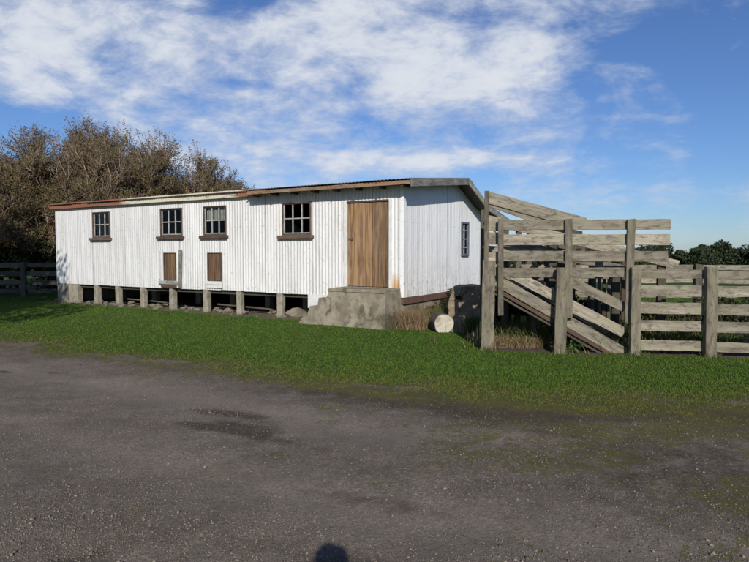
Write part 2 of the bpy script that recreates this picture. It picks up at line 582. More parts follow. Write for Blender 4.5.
def ground_mat():
    m, t, b = new_mat("ground")
    oc = t.node('ShaderNodeTexCoord').outputs['Object']

    def att(nm):
        a = t.node('ShaderNodeAttribute', attribute_name=nm)
        return a.outputs['Fac']
    gr, mud, tr, moss, ear = att('grass'), att('mud'), att('track'), att('moss'), att('earth')
    f1 = t.noise(oc, 70.0, 4, 0.75)
    f2 = t.noise(oc, 28.0, 4, 0.7)
    f3 = t.noise(oc, 3.5, 5, 0.65, 0.5)
    f4 = t.noise(oc, 0.5, 4, 0.6)
    f5 = t.noise(t.vm('MULTIPLY', oc, (0.7, 1.6, 1)), 0.9, 4, 0.6, 0.6)
    vo = t.node('ShaderNodeTexVoronoi')
    t.put(vo.inputs['Vector'], oc)
    vo.inputs['Scale'].default_value = 85.0
    vo2 = t.node('ShaderNodeTexVoronoi')
    t.put(vo2.inputs['Vector'], t.vm('ADD', oc, t.comb(0.0, 0.0, f2)))
    vo2.inputs['Scale'].default_value = 38.0
    r1, r2 = t.sep(vo.outputs['Color'])[0], t.sep(vo2.outputs['Color'])[0]
    c = t.mix(r1, (0.182, 0.146, 0.113), (0.350, 0.290, 0.234))
    c = t.mix(t.ramp(r2, 0.78, 0.92, 0, 0.6), c, (0.38, 0.335, 0.28))
    c = t.mix(t.ramp(vo.outputs['Distance'], 0.004, 0.009, 0, 0.0), c, (0.05, 0.04, 0.03))
    c = t.mix(t.ramp(f2, 0.35, 0.65, 0.45, 0.0), c, (0.085, 0.068, 0.053))
    c = t.mix(t.ramp(f1, 0.56, 0.70, 0, 0.6), c, (0.31, 0.275, 0.235))
    c = t.mix(t.ramp(f1, 0.34, 0.46, 0.6, 0), c, (0.055, 0.043, 0.034))
    c = t.mix(t.ramp(f3, 0.42, 0.64, 0, 0.35), c, (0.100, 0.080, 0.062))
    c = t.mix(t.ramp(f5, 0.4, 0.62, 0, 0.35), c, (0.100, 0.080, 0.064))
    c = t.mix(t.m('MULTIPLY', tr, 0.6), c, (0.31, 0.262, 0.214))
    ee = t.ramp(t.m('ADD', ear, t.m('MULTIPLY', t.m('SUBTRACT', t.noise(oc, 4.0, 6, 0.75), 0.5), 1.6)), 0.25, 0.85, 0.0, 0.85)
    c = t.mix(ee, c, t.mix(t.ramp(f2, 0.35, 0.65), (0.058, 0.043, 0.031), (0.115, 0.088, 0.064)))
    mn = t.m('ADD', t.m('MULTIPLY', t.m('SUBTRACT', t.noise(oc, 6.0, 7, 0.8, 0.6), 0.5), 2.4), t.m('MULTIPLY', t.m('SUBTRACT', t.noise(oc, 24.0, 4, 0.7), 0.5), 1.6))
    mo = t.ramp(t.m('ADD', moss, mn), 0.46, 0.78)
    c = t.mix(t.m('MULTIPLY', mo, 0.8), c, t.mix(f1, (0.085, 0.085, 0.022), (0.165, 0.145, 0.048)))
    mudc = t.mix(t.ramp(f2, 0.4, 0.6), (0.055, 0.040, 0.030), (0.105, 0.080, 0.060))
    mm = t.ramp(t.m('ADD', mud, t.m('ADD', t.m('MULTIPLY', t.m('SUBTRACT', f2, 0.5), 1.0), t.m('MULTIPLY', t.m('SUBTRACT', f3, 0.5), 1.0))), 0.28, 0.95, 0.0, 0.85)
    c = t.mix(mm, c, mudc)
    gc = t.mix(t.ramp(f2, 0.3, 0.7), (0.024, 0.07, 0.009), (0.05, 0.11, 0.016))
    gc = t.mix(t.ramp(f4, 0.4, 0.65, 0, 0.5), gc, (0.07, 0.10, 0.025))
    gc = t.mix(t.ramp(gr, 0.6, 0.98, 0.75, 0.0), gc, (0.105, 0.105, 0.04))
    gg = t.ramp(t.m('ADD', gr, t.m('MULTIPLY', t.m('SUBTRACT', t.noise(oc, 9.0, 5, 0.75), 0.5), 0.9)), 0.4, 0.62)
    c = t.mix(gg, c, gc)
    t.put(b.inputs['Base Color'], c)
    b.inputs['Roughness'].default_value = 0.95
    b.inputs['Specular IOR Level'].default_value = 0.12
    h = t.m('ADD', t.m('ADD', t.m('MULTIPLY', f1, 0.7), t.m('MULTIPLY', f2, 0.9)), t.m('MULTIPLY', r2, 0.12))
    t.put(b.inputs['Normal'], t.bump(h, 0.9, 0.02))
    return m


M_ground = ground_mat()

# ------------------------------------------------------------ shed frame of reference
SH_O = Vector((0.64, 13.2, 0.0))
SH_A = R(-30.6)
sx, sy = (math.cos(SH_A), math.sin(SH_A)), (-math.sin(SH_A), math.cos(SH_A))


def sh_local(X, Y):
    dx, dy = X - SH_O.x, Y - SH_O.y
    return dx * sx[0] + dy * sx[1], dx * sy[0] + dy * sy[1]


def sh_world(lx, ly, z=0.0):
    return Vector((SH_O.x + lx * sx[0] + ly * sy[0], SH_O.y + lx * sx[1] + ly * sy[1], z))


EX = np.array([-60, -30, -12, -6.72, -2.89, 0.0, 1.64, 3.82, 8, 20, 60])
EY = np.array([42, 25, 13.6, 10.6, 8.55, 6.95, 6.45, 6.1, 5.6, 5.0, 4.5])


def edge_y(X):
    return np.interp(X, EX, EY)


# ------------------------------------------------------------ ground: one sheet to the horizon
def spread(lo, hi, step, far, n=26):
    mid = np.arange(lo, hi, step)
    g = (np.geomspace(1, far, n) - 1)
    return np.concatenate([lo - g[:0:-1], mid, hi + g[0:]])


gx = spread(-14, 9, 0.07, 900)
gy = spread(1.5, 20, 0.07, 1400)
GX, GY = np.meshgrid(gx, gy)
X, Y = GX.ravel(), GY.ravel()
d = (Y - edge_y(X))                       # >0 on the lawn side
wob = (vnoise(X * 0.9, Y * 0.9, 3) - 0.5) * 1.0 + (vnoise(X * 3.5, Y * 3.5, 5) - 0.5) * 0.5
dd = d * 0.62 + wob - 0.1
grass = 1 / (1 + np.exp(-dd * 4.2))
# patchy, thin turf at the right of the drive
rightp = np.clip((X + 0.8 + 0.35 * (Y - 4)) / 3.0, 0, 1) * np.clip((Y - 1.2) / 3.0, 0, 1) * (d < 0.3)
moss = rightp * (0.12 + 0.75 * vnoise(X * 1.2, d * 2.2, 9)) + 0.3 * (vnoise(X * 1.5 + 7, Y * 1.5, 19) > 0.6) * (d < 0) * (d > -6)
moss += np.exp(-((d + 0.1) / 0.45) ** 2) * 0.55
mud = np.exp(-((d + 0.45 + 0.9 * (vnoise(X * 0.9, Y, 33) - 0.5)) / 0.34) ** 2) * (0.15 + 1.0 * vnoise(X * 1.3, d * 2.5, 31, 4)) * (0.5 + 0.6 * np.clip((X + 2) / 3, 0, 1))
mud += np.clip(vnoise(X * 0.7, d * 2.6, 41, 4) - 0.60, 0, 1) * 4.0 * (d < -0.6) * (d > -5)
mud += 0.26 * np.exp(-(((X + 1.15) + 0.62 * (Y - 5.6)) / 0.5) ** 2 - (((Y - 5.6) + 0.75 * (X + 1.15)) / 0.16) ** 2)
earth = rightp * (0.15 + 0.8 * vnoise(X * 0.8, d * 1.6, 15)) + 0.5 * np.exp(-((d + 0.2) / 0.5) ** 2)
track = np.exp(-((d + 1.5) / 0.45) ** 2) * 0.8 + np.exp(-((d + 3.3) / 0.5) ** 2) * 0.5
lx, ly = (X - SH_O.x) * sx[0] + (Y - SH_O.y) * sx[1], (X - SH_O.x) * sy[0] + (Y - SH_O.y) * sy[1]
n9 = (vnoise(X * 2.5, Y * 2.5, 61) - 0.5) * 0.5
under = (lx > -13.4) & (lx < 0.5) & (ly > -0.40 + n9) & (ly < 6.9)
grass[under] = 0
mud[under] = 0.35
pen = (X > 1.85 + n9 * 0.4) & (Y > 9.80 - 0.17 * (X - 1.87) + n9 * 0.3) & (Y < 12.4)
grass[pen] = 0.15
mud[pen] = 0.8
Z = (vnoise(X * 0.35, Y * 0.35, 51) - 0.5) * 0.05 + (vnoise(X * 2.2, Y * 2.2, 55) - 0.5) * 0.022 + (vnoise(X * 9, Y * 9, 57, 2) - 0.5) * 0.010
Z -= 0.022 * (np.exp(-((d + 1.5) / 0.3) ** 2) + np.exp(-((d + 3.3) / 0.3) ** 2)) * (np.abs(X) < 20)
Z += np.clip(dd * 0.6 + 0.5, 0, 1) * 0.02
dist = np.hypot(X, Y)
Z = Z * np.clip(1.4 - dist / 60, 0, 1) - 0.01
Z = np.where((np.abs(X - 0) < 0.8) & (Y < 0.8), 0.0, Z)
ny, nx = GX.shape
idx = np.arange(nx * ny).reshape(ny, nx)
F = np.stack([idx[:-1, :-1], idx[:-1, 1:], idx[1:, 1:], idx[1:, :-1]], -1).reshape(-1, 4)
gme = np_mesh("ground", np.stack([X, Y, Z], -1), F, True)
for nm, arr in (('grass', grass), ('mud', mud), ('track', track), ('moss', moss), ('earth', earth)):
    a = gme.attributes.new(nm, 'FLOAT', 'POINT')
    a.data.foreach_set('value', np.clip(arr, 0, 1.2).astype(np.float32))
ground = link("ground", gme, M_ground)
tag(ground, "flat ground of grey gravel drive meeting a mown green lawn", "ground", kind="structure")
GZ = Z.reshape(ny, nx)


def ground_z(px, py):
    i = np.clip(np.searchsorted(gx, px) - 1, 0, nx - 2)
    j = np.clip(np.searchsorted(gy, py) - 1, 0, ny - 2)
    fx = (px - gx[i]) / (gx[i + 1] - gx[i])
    fy = (py - gy[j]) / (gy[j + 1] - gy[j])
    return (GZ[j, i] * (1 - fx) + GZ[j, i + 1] * fx) * (1 - fy) + (GZ[j + 1, i] * (1 - fx) + GZ[j + 1, i + 1] * fx) * fy


def grid_at(arr, px, py):
    A = arr.reshape(ny, nx)
    i = np.clip(np.searchsorted(gx, px) - 1, 0, nx - 2)
    j = np.clip(np.searchsorted(gy, py) - 1, 0, ny - 2)
    return A[j, i]


# ------------------------------------------------------------ blades of grass
rs = np.random.RandomState(11)


def blades(name, px, py, h, w, lean, mat, parent=None, pz=None):
    n = len(px)
    pz = ground_z(px, py) - 0.004 if pz is None else pz
    a = rs.uniform(0, 2 * np.pi, n)
    la = rs.uniform(0, 2 * np.pi, n)
    lean = lean * h * rs.uniform(0.2, 1.3, n)
    hx, hy = np.cos(a) * w / 2, np.sin(a) * w / 2
    mx, my = np.cos(la) * lean, np.sin(la) * lean
    V = np.stack([np.stack([px - hx, py - hy, pz], -1), np.stack([px + hx, py + hy, pz], -1),
                  np.stack([px + mx * 0.35 + hx * 0.7, py + my * 0.35 + hy * 0.7, pz + h * 0.6], -1),
                  np.stack([px + mx * 0.35 - hx * 0.7, py + my * 0.35 - hy * 0.7, pz + h * 0.6], -1),
                  np.stack([px + mx, py + my, pz + h], -1)], 1).reshape(-1, 3)
    b = (np.arange(n) * 5)[:, None]
    T = np.concatenate([b + np.array([[0, 1, 2]]), b + np.array([[0, 2, 3]]), b + np.array([[3, 2, 4]])], 0)
    return link(name, np_mesh(name, V, T), mat, parent)


N = 420000
q = rs.uniform(0, 1, N)
py = 5.2 * (22.5 / 5.2) ** q
px = rs.uniform(-0.72, 0.72, N) * py
g = grid_at(grass, px, py) + (rs.uniform(0, 1, N) - 0.5) * 0.35
gm = grid_at(moss, px, py)
gmd = grid_at(mud, px, py)
keep = (g > 0.62) | ((gm > 0.22) & (vnoise(px * 5, py * 7, 88, 3) > 0.54) & (rs.uniform(0, 1, N) < 0.9 * gm)) | ((g > 0.3) & (rs.uniform(0, 1, N) < 0.25))
lx_, ly_ = (px - SH_O.x) * sx[0] + (py - SH_O.y) * sx[1], (px - SH_O.x) * sy[0] + (py - SH_O.y) * sy[1]
keep &= ~((lx_ > -13.4) & (lx_ < 0.3) & (ly_ > -0.15)) & (py < 22) & ((gmd < 0.5) | (rs.uniform(0, 1, N) < 0.12))
px, py = px[keep], py[keep]
gq = grid_at(grass, px, py)
hh = rs.uniform(0.011, 0.026, len(px)) * (0.42 + 0.78 * gq)
lawn = blades("lawn_grass", px, py, hh, 0.005 + py * 0.0006, 1.0, M_grass)
at_ = lawn.data.attributes.new('wear', 'FLOAT', 'POINT')
at_.data.foreach_set('value', np.repeat(np.clip(1.08 - gq, 0, 1), 5).astype(np.float32))
tag(lawn, "short mown green grass between the gravel drive and the white shed", "grass", kind="stuff")

# ------------------------------------------------------------ loose stones on the drive
N = 190000
py = 1.9 * (11.0 / 1.9) ** rs.uniform(0, 1, N)
px = rs.uniform(-0.75, 0.75, N) * py
dl = py - edge_y(px) + (rs.uniform(0, 1, N) - 0.5) * 1.2
clump = vnoise(px * 1.1, py * 1.1, 77)
k = (grid_at(earth, px, py) < rs.uniform(0.15, 1.1, N)) & (dl < -0.25) & (rs.uniform(0, 1, N) < np.clip(clump * 2.6 - 0.7, 0.3, 1))
px, py = px[k], py[k]
n = len(px)
r = 0.0028 + 0.0060 * rs.power(0.35, n) ** 1.2 + 0.010 * (rs.uniform(0, 1, n) > 0.994)
base = np.array([[1, 0, 0], [0, 1, 0], [-1, 0, 0], [0, -1, 0], [0, 0, 0.7], [0, 0, -0.7], ])
V = base[None] * rs.uniform(0.55, 1.3, (n, 6, 1)) * r[:, None, None]
aa = rs.uniform(0, 6.28, n)
ca, sa = np.cos(aa)[:, None], np.sin(aa)[:, None]
V = np.stack([V[..., 0] * ca - V[..., 1] * sa, V[..., 0] * sa + V[..., 1] * ca, V[..., 2]], -1)
V += np.stack([px, py, ground_z(px, py) + r * 0.25], -1)[:, None]
tri = np.array([[0, 1, 4], [1, 2, 4], [2, 3, 4], [3, 0, 4], [1, 0, 5], [2, 1, 5], [3, 2, 5], [0, 3, 5]])
T = (np.arange(n) * 6)[:, None, None] + tri[None]
M_peb = leaf_mat("pebbles", (0.10, 0.080, 0.062), (0.17, 0.140, 0.112), (0.225, 0.19, 0.155), 0.85, 0.0)
gravel = link("gravel", np_mesh("gravel", V.reshape(-1, 3), T.reshape(-1, 3)), M_peb)
tag(gravel, "loose grey and pale stones scattered over the drive", "gravel", kind="stuff")

# ------------------------------------------------------------ the long white shed
shed = empty("corrugated_shed", SH_O, SH_A)
tag(shed, "long white corrugated iron farm shed raised on concrete piers", "shed")
LEN, WID = 13.2, 6.2
PITCH, AMP = 0.095, 0.0088
WZ0, WZ1 = 0.64, 3.20


def rz(y):      # height of the roof underside over the shed's width
    return float(np.interp(y, [-0.4, 2.9, 4.4, 6.6], [3.17, 3.53, 2.95, 2.58]))


def corrugated(name, a0, a1, zlo, zhi, holes, mat, parent, axis='x', face=0.0, sign=-1, sheet=0.8, amp=lambda a: AMP):
    """upright corrugated cladding; zlo, zhi may be functions of the position along the wall"""
    per = 8
    n = int((a1 - a0) / PITCH * per)
    A = list(np.linspace(a0, a1, n + 1))
    for h in holes:
        A += [h[0], h[1]]
    A = sorted(set(round(a, 4) for a in A))
    zb = sorted(set([-1, 99] + [h[2] for h in holes] + [h[3] for h in holes]))
    V, F = [], []
    for i in range(len(A) - 1):
        am = (A[i] + A[i + 1]) / 2
        sidx = math.floor((am + 40) / sheet)
        rj = random.Random(sidx * 13 + 5)
        dz = rj.uniform(-0.018, 0.012)
        dp = rj.uniform(-0.004, 0.004)
        for j in range(len(zb) - 1):
            z0, z1 = max(zb[j], zlo(am) + dz), min(zb[j + 1], zhi(am))
            if z1 <= z0 + 1e-4:
                continue
            zm = (z0 + z1) / 2
            if any(h[0] <= am <= h[1] and h[2] <= zm <= h[3] for h in holes):
                continue
            b = len(V)
            for (a, zz) in ((A[i], z0), (A[i + 1], z0), (A[i + 1], z1), (A[i], z1)):
                off = face + sign * (amp(a) * math.cos(2 * math.pi * a / PITCH) + dp + 0.011)
                if zz == z1 and zb[j + 1] == 99:
                    zz = zhi(a)
                V.append((a, off, zz) if axis == 'x' else (off, a, zz))
            F.append((b, b + 1, b + 2, b + 3) if (axis == 'x') == (sign < 0) else (b + 3, b + 2, b + 1, b))
    me = bpy.data.meshes.new(name)
    me.from_pydata(V, [], F)
    me.update()
    return link(name, me, mat, parent)


WINS = [(-11.16, -10.30, 2.13, 2.94), (-7.97, -7.07, 2.13, 2.93), (-6.21, -5.37, 2.13, 2.93), (-3.43, -2.53, 2.09, 2.91)]
HATCH = [(-7.86, -7.34, 0.86, 1.66), (-6.08, -5.56, 0.89, 1.66)]
DOOR = (-1.52, -0.30, 0.86, 2.86)
corrugated("wall", -LEN, 0, lambda a: WZ0, lambda a: rz(0.0) - 0.004, WINS + HATCH + [DOOR], M_iron, shed, amp=lambda a: AMP * float(np.interp(a, [-7.3, -6.6], [0.42, 0.9])))
EWIN = (3.32, 3.86, 1.57, 2.50)
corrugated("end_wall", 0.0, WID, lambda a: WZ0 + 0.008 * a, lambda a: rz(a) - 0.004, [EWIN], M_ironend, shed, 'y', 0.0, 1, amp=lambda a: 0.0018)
# far end and back, plain iron down to the ground so it is dark beneath the floor
corrugated("end_wall", 0.0, WID, lambda a: 0.55, lambda a: rz(a) - 0.004, [], M_iron, shed, 'y', -LEN, -1)
corrugated("back_wall", -LEN, 0.0, lambda a: 0.0, lambda a: rz(WID) - 0.004, [], M_iron, shed, 'x', WID, 1)
MB().box(-LEN + 0.02, -0.02, 0.09, WID - 0.05, 0.66, 0.72).build("floor", M_woodd, shed)
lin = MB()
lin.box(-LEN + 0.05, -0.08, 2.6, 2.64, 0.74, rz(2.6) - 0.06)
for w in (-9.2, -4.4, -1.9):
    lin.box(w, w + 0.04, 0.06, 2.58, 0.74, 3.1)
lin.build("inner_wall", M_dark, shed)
corner = MB()
corner.box(-0.06, 0.032, -0.034, -0.024, WZ0 + 0.01, rz(0) - 0.01).box(0.024, 0.034, -0.022, 0.06, WZ0 + 0.01, rz(0) - 0.012)
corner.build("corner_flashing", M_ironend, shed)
bear = MB()
for yy in (0.10, 1.6, 3.3, 5.0):
    bear.box(-LEN + 0.1, -0.1, yy, yy + 0.09, 0.53, 0.655)
bear.build("floor_bearer", M_woodd, shed)


def window(x0, x1, z0, z1, muntin_mat, cols=3, rows=2, sill=True, curtain=None):
    c = 0.026
    fr = MB()
    yo, yi = -0.045, 0.07
    fr.box(x0, x0 + c, yo, yi, z0, z1).box(x1 - c, x1, yo, yi, z0, z1)
    fr.box(x0 + c, x1 - c, yo - 0.002, yi, z1 - c, z1).box(x0 + c, x1 - c, yo - 0.002, yi, z0, z0 + c + 0.02)
    w = fr.build("window", M_frame, shed, 0.003)
    gb = MB()
    X0, X1, Z0, Z1 = x0 + c, x1 - c, z0 + c + 0.02, z1 - c
    # a painted sash, then the bars
    s = 0.022
    gb.box(X0, X0 + s, 0.0, 0.035, Z0, Z1).box(X1 - s, X1, 0.0, 0.035, Z0, Z1)
    gb.box(X0 + s, X1 - s, 0.001, 0.034, Z1 - s, Z1).box(X0 + s, X1 - s, 0.001, 0.034, Z0, Z0 + s)
    for i in range(1, cols):
        xx = X0 + (X1 - X0) * i / cols
        gb.box(xx - 0.013, xx + 0.013, 0.003, 0.036, Z0 + s, Z1 - s)
    for j in range(1, rows):
        zz = Z0 + (Z1 - Z0) * j / rows
        gb.box(X0 + s, X1 - s, -0.002, 0.032, zz - 0.013, zz + 0.013)
    gb.build("glazing_bars", muntin_mat, w)
    p = MB().box(X0 + 0.004, X1 - 0.004, 0.016, 0.020, Z0 + 0.004, Z1 - 0.004).build("pane", M_glass, w)
    if sill:
        MB().box(x0 - 0.10, x1 + 0.08, -0.12, 0.0, z0 - 0.085, z0 - 0.003).build("sill", M_frame, w, 0.006)
    if curtain:
        V, F = [], []
        n = 40
        for i in range(n + 1):
            xx = X0 + (X1 - X0) * i / n
            for zz in (curtain, Z1):
                V.append((xx, 0.085 + 0.012 * math.sin(i * 1.1), zz + (0.01 * math.sin(i * 0.7) if zz == curtain else 0)))
        for i in range(n):
            F.append((2 * i, 2 * i + 2, 2 * i + 3, 2 * i + 1))
        me = bpy.data.meshes.new("curtain")
        me.from_pydata(V, [], F)
        cu = link("curtain", me, M_curtain, w)
        sm = cu.modifiers.new("thick", 'SOLIDIFY')
        sm.thickness = 0.003
    return w


M_munt = simple_mat("peeling_white_bars", (0.50, 0.47, 0.43), (0.28, 0.24, 0.21), 12.0, 0.7, 0.2, 0.003)
M_munt2 = simple_mat("white_bars", (0.46, 0.45, 0.43), (0.30, 0.285, 0.26), 12.0, 0.6, 0.2, 0.003)
for i, (a, b_, c_, d_) in enumerate(WINS):
    window(a, b_, c_, d_, M_munt if i == 0 else M_munt2, curtain=2.56 if i == 2 else None)
# small window in the gable end (bars, frame and pane turned to face +x)
ew = MB()
y0, y1, z0, z1 = EWIN
ew.box(-0.05, 0.05, y0, y0 + 0.05, z0, z1).box(-0.05, 0.05, y1 - 0.05, y1, z0, z1)
ew.box(-0.05, 0.052, y0 + 0.05, y1 - 0.05, z1 - 0.05, z1).box(-0.05, 0.07, y0 + 0.05, y1 - 0.05, z0, z0 + 0.06)
ewo = ew.build("window", simple_mat("blue_grey_paint", (0.16, 0.18, 0.22), (0.10, 0.11, 0.13), 9.0, 0.7, 0.2, 0.003), shed, 0.003)
gb = MB()
for j in (1, 2, 3):
    zz = z0 + (z1 - z0) * j / 4
    gb.box(-0.02, 0.012, y0 + 0.05, y1 - 0.05, zz - 0.012, zz + 0.012)
gb.box(-0.021, 0.011, (y0 + y1) / 2 - 0.012, (y0 + y1) / 2 + 0.012, z0 + 0.06, z1 - 0.05)
gb.build("glazing_bars", M_munt2, ewo)
MB().box(-0.008, -0.004, y0 + 0.05, y1 - 0.05, z0 + 0.06, z1 - 0.05).build("pane", M_glass, ewo)

# hatches of upright boards
for i, (x0, x1, z0, z1) in enumerate(HATCH):
    mb = MB()
    nb = 4
    for k in range(nb):
        a = x0 + 0.035 + (x1 - x0 - 0.07) * k / nb
        bq = x0 + 0.035 + (x1 - x0 - 0.07) * (k + 1) / nb
        mb.box(a + 0.003, bq - 0.003, -0.012 - 0.004 * (k % 2), 0.02, z0 + 0.02, z1 - 0.02)
    ht = mb.build("hatch", M_hatch, shed)
    fr = MB()
    fr.box(x0, x0 + 0.033, -0.038, 0.03, z0, z1).box(x1 - 0.033, x1, -0.038, 0.03, z0, z1).box(x0 + 0.033, x1 - 0.033, -0.036, 0.03, z1 - 0.018, z1)
    fr.box(x0 + 0.033, x1 - 0.033, -0.036, 0.03, z0, z0 + 0.018)
    fr.build("hatch_frame", M_frame, ht)
board("cover_board", shed, (-7.15, -0.055, 0.66), (-7.12, -0.055, 1.75), 0.13, 0.022, M_barge)
board("patch_board", shed, (-8.05, -0.055, 0.80), (-7.25, -0.055, 0.79), 0.10, 0.022, M_barge)
board("patch_board", shed, (-7.95, -0.06, 0.70), (-7.3, -0.06, 0.69), 0.08, 0.02, M_red)
for zz in (0.83, 0.735):
    board("patch_board", shed, (-6.14, -0.05, zz), (-5.50, -0.05, zz), 0.085, 0.02, M_whitepaint)
MB().box(-2.62, -2.05, -0.05, -0.03, 0.30, 0.635).build("skirt_panel", M_whitepaint, shed)
MB().box(-8.06, -8.02, -0.045, -0.022, 0.9, 1.72).build("cover_strip", M_whitepaint, shed)

# door
x0, x1, z0, z1 = DOOR
mb = MB()
xs = [x0 + 0.05]
for w in (0.19, 0.24, 0.17, 0.24, 0.15):
    xs.append(xs[-1] + w)
sc = (x1 - x0 - 0.09) / (xs[-1] - xs[0])
xs = [x0 + 0.045 + (a - xs[0]) * sc for a in xs]
for k in range(len(xs) - 1):
    mb.box(xs[k] + 0.004, xs[k + 1] - 0.004, -0.018 - 0.007 * (k % 2), 0.02, z0 + 0.015, z1 - 0.045)
door = mb.build("door", M_door, shed, 0.003)
hd = MB().box(xs[0] + 0.03, xs[0] + 0.17, -0.036, -0.025, 1.96, 2.0).box(xs[0] + 0.13, xs[0] + 0.16, -0.058, -0.036, 1.95, 2.01)
hd.build("handle", M_rooftin, door)
for (a, c) in ((x0 - 0.03, x0 + 0.042), (x1 - 0.042, x1 + 0.03)):
    MB().box(a, c, -0.05, 0.04, z0, z1).build("door_jamb", M_whitepaint, shed, 0.003)
MB().box(x0 + 0.042, x1 - 0.042, -0.05, 0.04, z1 - 0.042, z1).build("lintel", M_frame, shed)

# roof sheets, corrugations running up the slope; the right-hand bay overhangs farther
def roof_sheet(x0, x1, ys, lift=0.0):
    per = 6
    n = int((x1 - x0) / PITCH * per)
    A = np.linspace(x0, x1, n + 1)
    V, F = [], []
    rr = random.Random(3)
    for i, a in enumerate(A):
        s_ = math.floor(a / 0.8)
        e = random.Random(s_).uniform(-0.02, 0.02)
        for k, yy in enumerate(ys):
            y_ = yy + (e if k == 0 else 0)
            V.append((a, y_, rz(y_) + lift + 0.055 + AMP * math.cos(2 * math.pi * a / PITCH)))
    m = len(ys)
    for i in range(n):
        for k in range(m - 1):
            F.append((i * m + k, (i + 1) * m + k, (i + 1) * m + k + 1, i * m + k + 1))
    me = bpy.data.meshes.new("roof")
    me.from_pydata(V, [], F)
    o = link("roof", me, M_rooftin, shed)
    s2 = o.modifiers.new("thick", 'SOLIDIFY')
    s2.thickness = 0.004
    return o


roof_sheet(-LEN - 0.12, -4.25, [-0.20, 2.9, 4.4, 6.5])
roof_sheet(-4.35, 0.42, [-0.44, 2.9, 4.4, 6.5], 0.015)
rd = MB()
for (a0, a1, yf) in ((-LEN - 0.05, -4.3, -0.09), (-4.28, 0.37, -0.36)):
    # deck under the iron following the slope
    for (ya_, yb_) in ((yf, 2.9), (2.9, 4.4), (4.4, 6.45)):
        b = len(rd.v)
        for xx in (a0, a1):
            rd.v += [(xx, ya_, rz(ya_)), (xx, yb_, rz(yb_)), (xx, yb_, rz(yb_) + 0.04), (xx, ya_, rz(ya_) + 0.04)]
        rd.f += [[b, b + 1, b + 5, b + 4], [b + 3, b + 7, b + 6, b + 2], [b, b + 4, b + 7, b + 3], [b, b + 3, b + 2, b + 1], [b + 4, b + 5, b + 6, b + 7], [b + 1, b + 2, b + 6, b + 5]]
rd.build("roof_deck", M_woodd, shed)
board("fascia", shed, (-LEN - 0.14, -0.115, 3.195), (-4.05, -0.115, 3.205), 0.185, 0.03, M_fascia, segs=24, rough=0.004)
board("fascia", shed, (-4.25, -0.385, 3.165), (0.37, -0.385, 3.165), 0.085, 0.025, M_fascia2, segs=14, rough=0.004)
for k in range(8):
    xx = -4.2 + k * 0.62
    MB().box(xx, xx + 0.05, -0.37, -0.02, 3.09, 3.165).build("rafter_end", M_woodd, shed)
for (ya_, yb_) in ((-0.42, 2.9), (2.9, 4.4), (4.4, 6.6)):
    board("bargeboard", shed, (0.41, ya_, rz(ya_) - 0.025), (0.41, yb_, rz(yb_) - 0.025), 0.165, 0.03, M_barge, nrm=(1, 0, 0), segs=12, rough=0.005)
board("bargeboard", shed, (-LEN - 0.11, -0.06, rz(0) - 0.02), (-LEN - 0.11, 2.9, rz(2.9) - 0.02), 0.17, 0.03, M_barge, nrm=(1, 0, 0))

# piers and footings
for (a, w) in ((-11.1, .16), (-10.03, .15), (-8.86, .16), (-7.58, .16), (-6.2, .17), (-4.95, .15), (-3.56, .16)):
    mb = MB().box(a - w / 2, a + w / 2, -0.02, 0.14, -0.05, 0.625, 0.008)
    mb.build("pier", M_pier, shed, 0.012)
for a in (-12.2, -10.4, -8.3, -6.8, -5.4, -4.0, -2.6, -1.2):
    MB().box(a - 0.1, a + 0.1, 1.65, 1.85, -0.05, 0.53, 0.01).build("pier", M_pier, shed, 0.012)
MB().box(-13.18, -12.05, -0.02, 0.18, -0.05, 0.625, 0.006).build("footing_wall", M_pier, shed, 0.012)
MB().box(-13.16, -12.98, 0.2, 6.1, -0.05, 0.60).build("footing_wall", M_pier, shed)
MB().box(-0.20, -0.03, 0.02, 6.1, -0.05, 0.48, 0.006).build("footing_wall", M_conc, shed, 0.01)
MB().box(-0.16, 0.018, 0.03, 6.1, 0.485, 0.64, 0.004).build("bottom_plate", M_brick, shed, 0.01)

# ------------------------------------------------------------ concrete steps at the door
steps = empty("concrete_steps", sh_world(-0.7, -0.4), SH_A)
tag(steps, "rough rendered concrete landing and steps below the wooden door", "steps")
prof = [(0.70, -0.02), (0.67, 0.76), (0.66, 0.80), (-0.82, 0.80), (-0.84, 0.64), (-1.08, 0.63), (-1.10, 0.45), (-1.32, 0.43), (-1.36, 0.22), (-1.50, 0.18), (-1.62, -0.02)]
# relative to empty: x from landing centre, y towards the wall is +
mb = MB()
n = len(prof)
ys = [0.36, -0.37, -0.41]
import bmesh
bm = bmesh.new()
front = []
rows_ = []
for k, yy in enumerate((0.36, -0.36)):
    rows_.append([bm.verts.new((px_ + (0.02 if k else 0), yy - (0.10 * (1 - min(1, max(0, pz_) / 0.8)) if k else 0), pz_)) for (px_, pz_) in prof])
bm.faces.new(rows_[0])
bm.faces.new(rows_[1][::-1])
for i in range(n):
    j = (i + 1) % n
    bm.faces.new((rows_[0][j], rows_[0][i], rows_[1][i], rows_[1][j]))
bmesh.ops.recalc_face_normals(bm, faces=bm.faces)
bmesh.ops.triangulate(bm, faces=bm.faces)
for _ in range(4):
    bmesh.ops.subdivide_edges(bm, edges=[e for e in bm.edges if e.calc_length() > 0.07], cuts=1, use_grid_fill=True)
    bmesh.ops.triangulate(bm, faces=bm.faces)
co = np.array([v.co[:] for v in bm.verts])
dn = (vnoise(co[:, 0] * 4 + co[:, 1] * 3, co[:, 2] * 4 + co[:, 1], 5, 4) - 0.5) * 0.03
dn2 = (vnoise(co[:, 0] * 3 + 9, co[:, 1] * 3 + co[:, 2] * 2, 8, 3) - 0.5) * 0.02
for v_, a, b in zip(bm.verts, dn, dn2):
    v_.co.y += a
    v_.co.z += b
    v_.co.x += a * 0.4
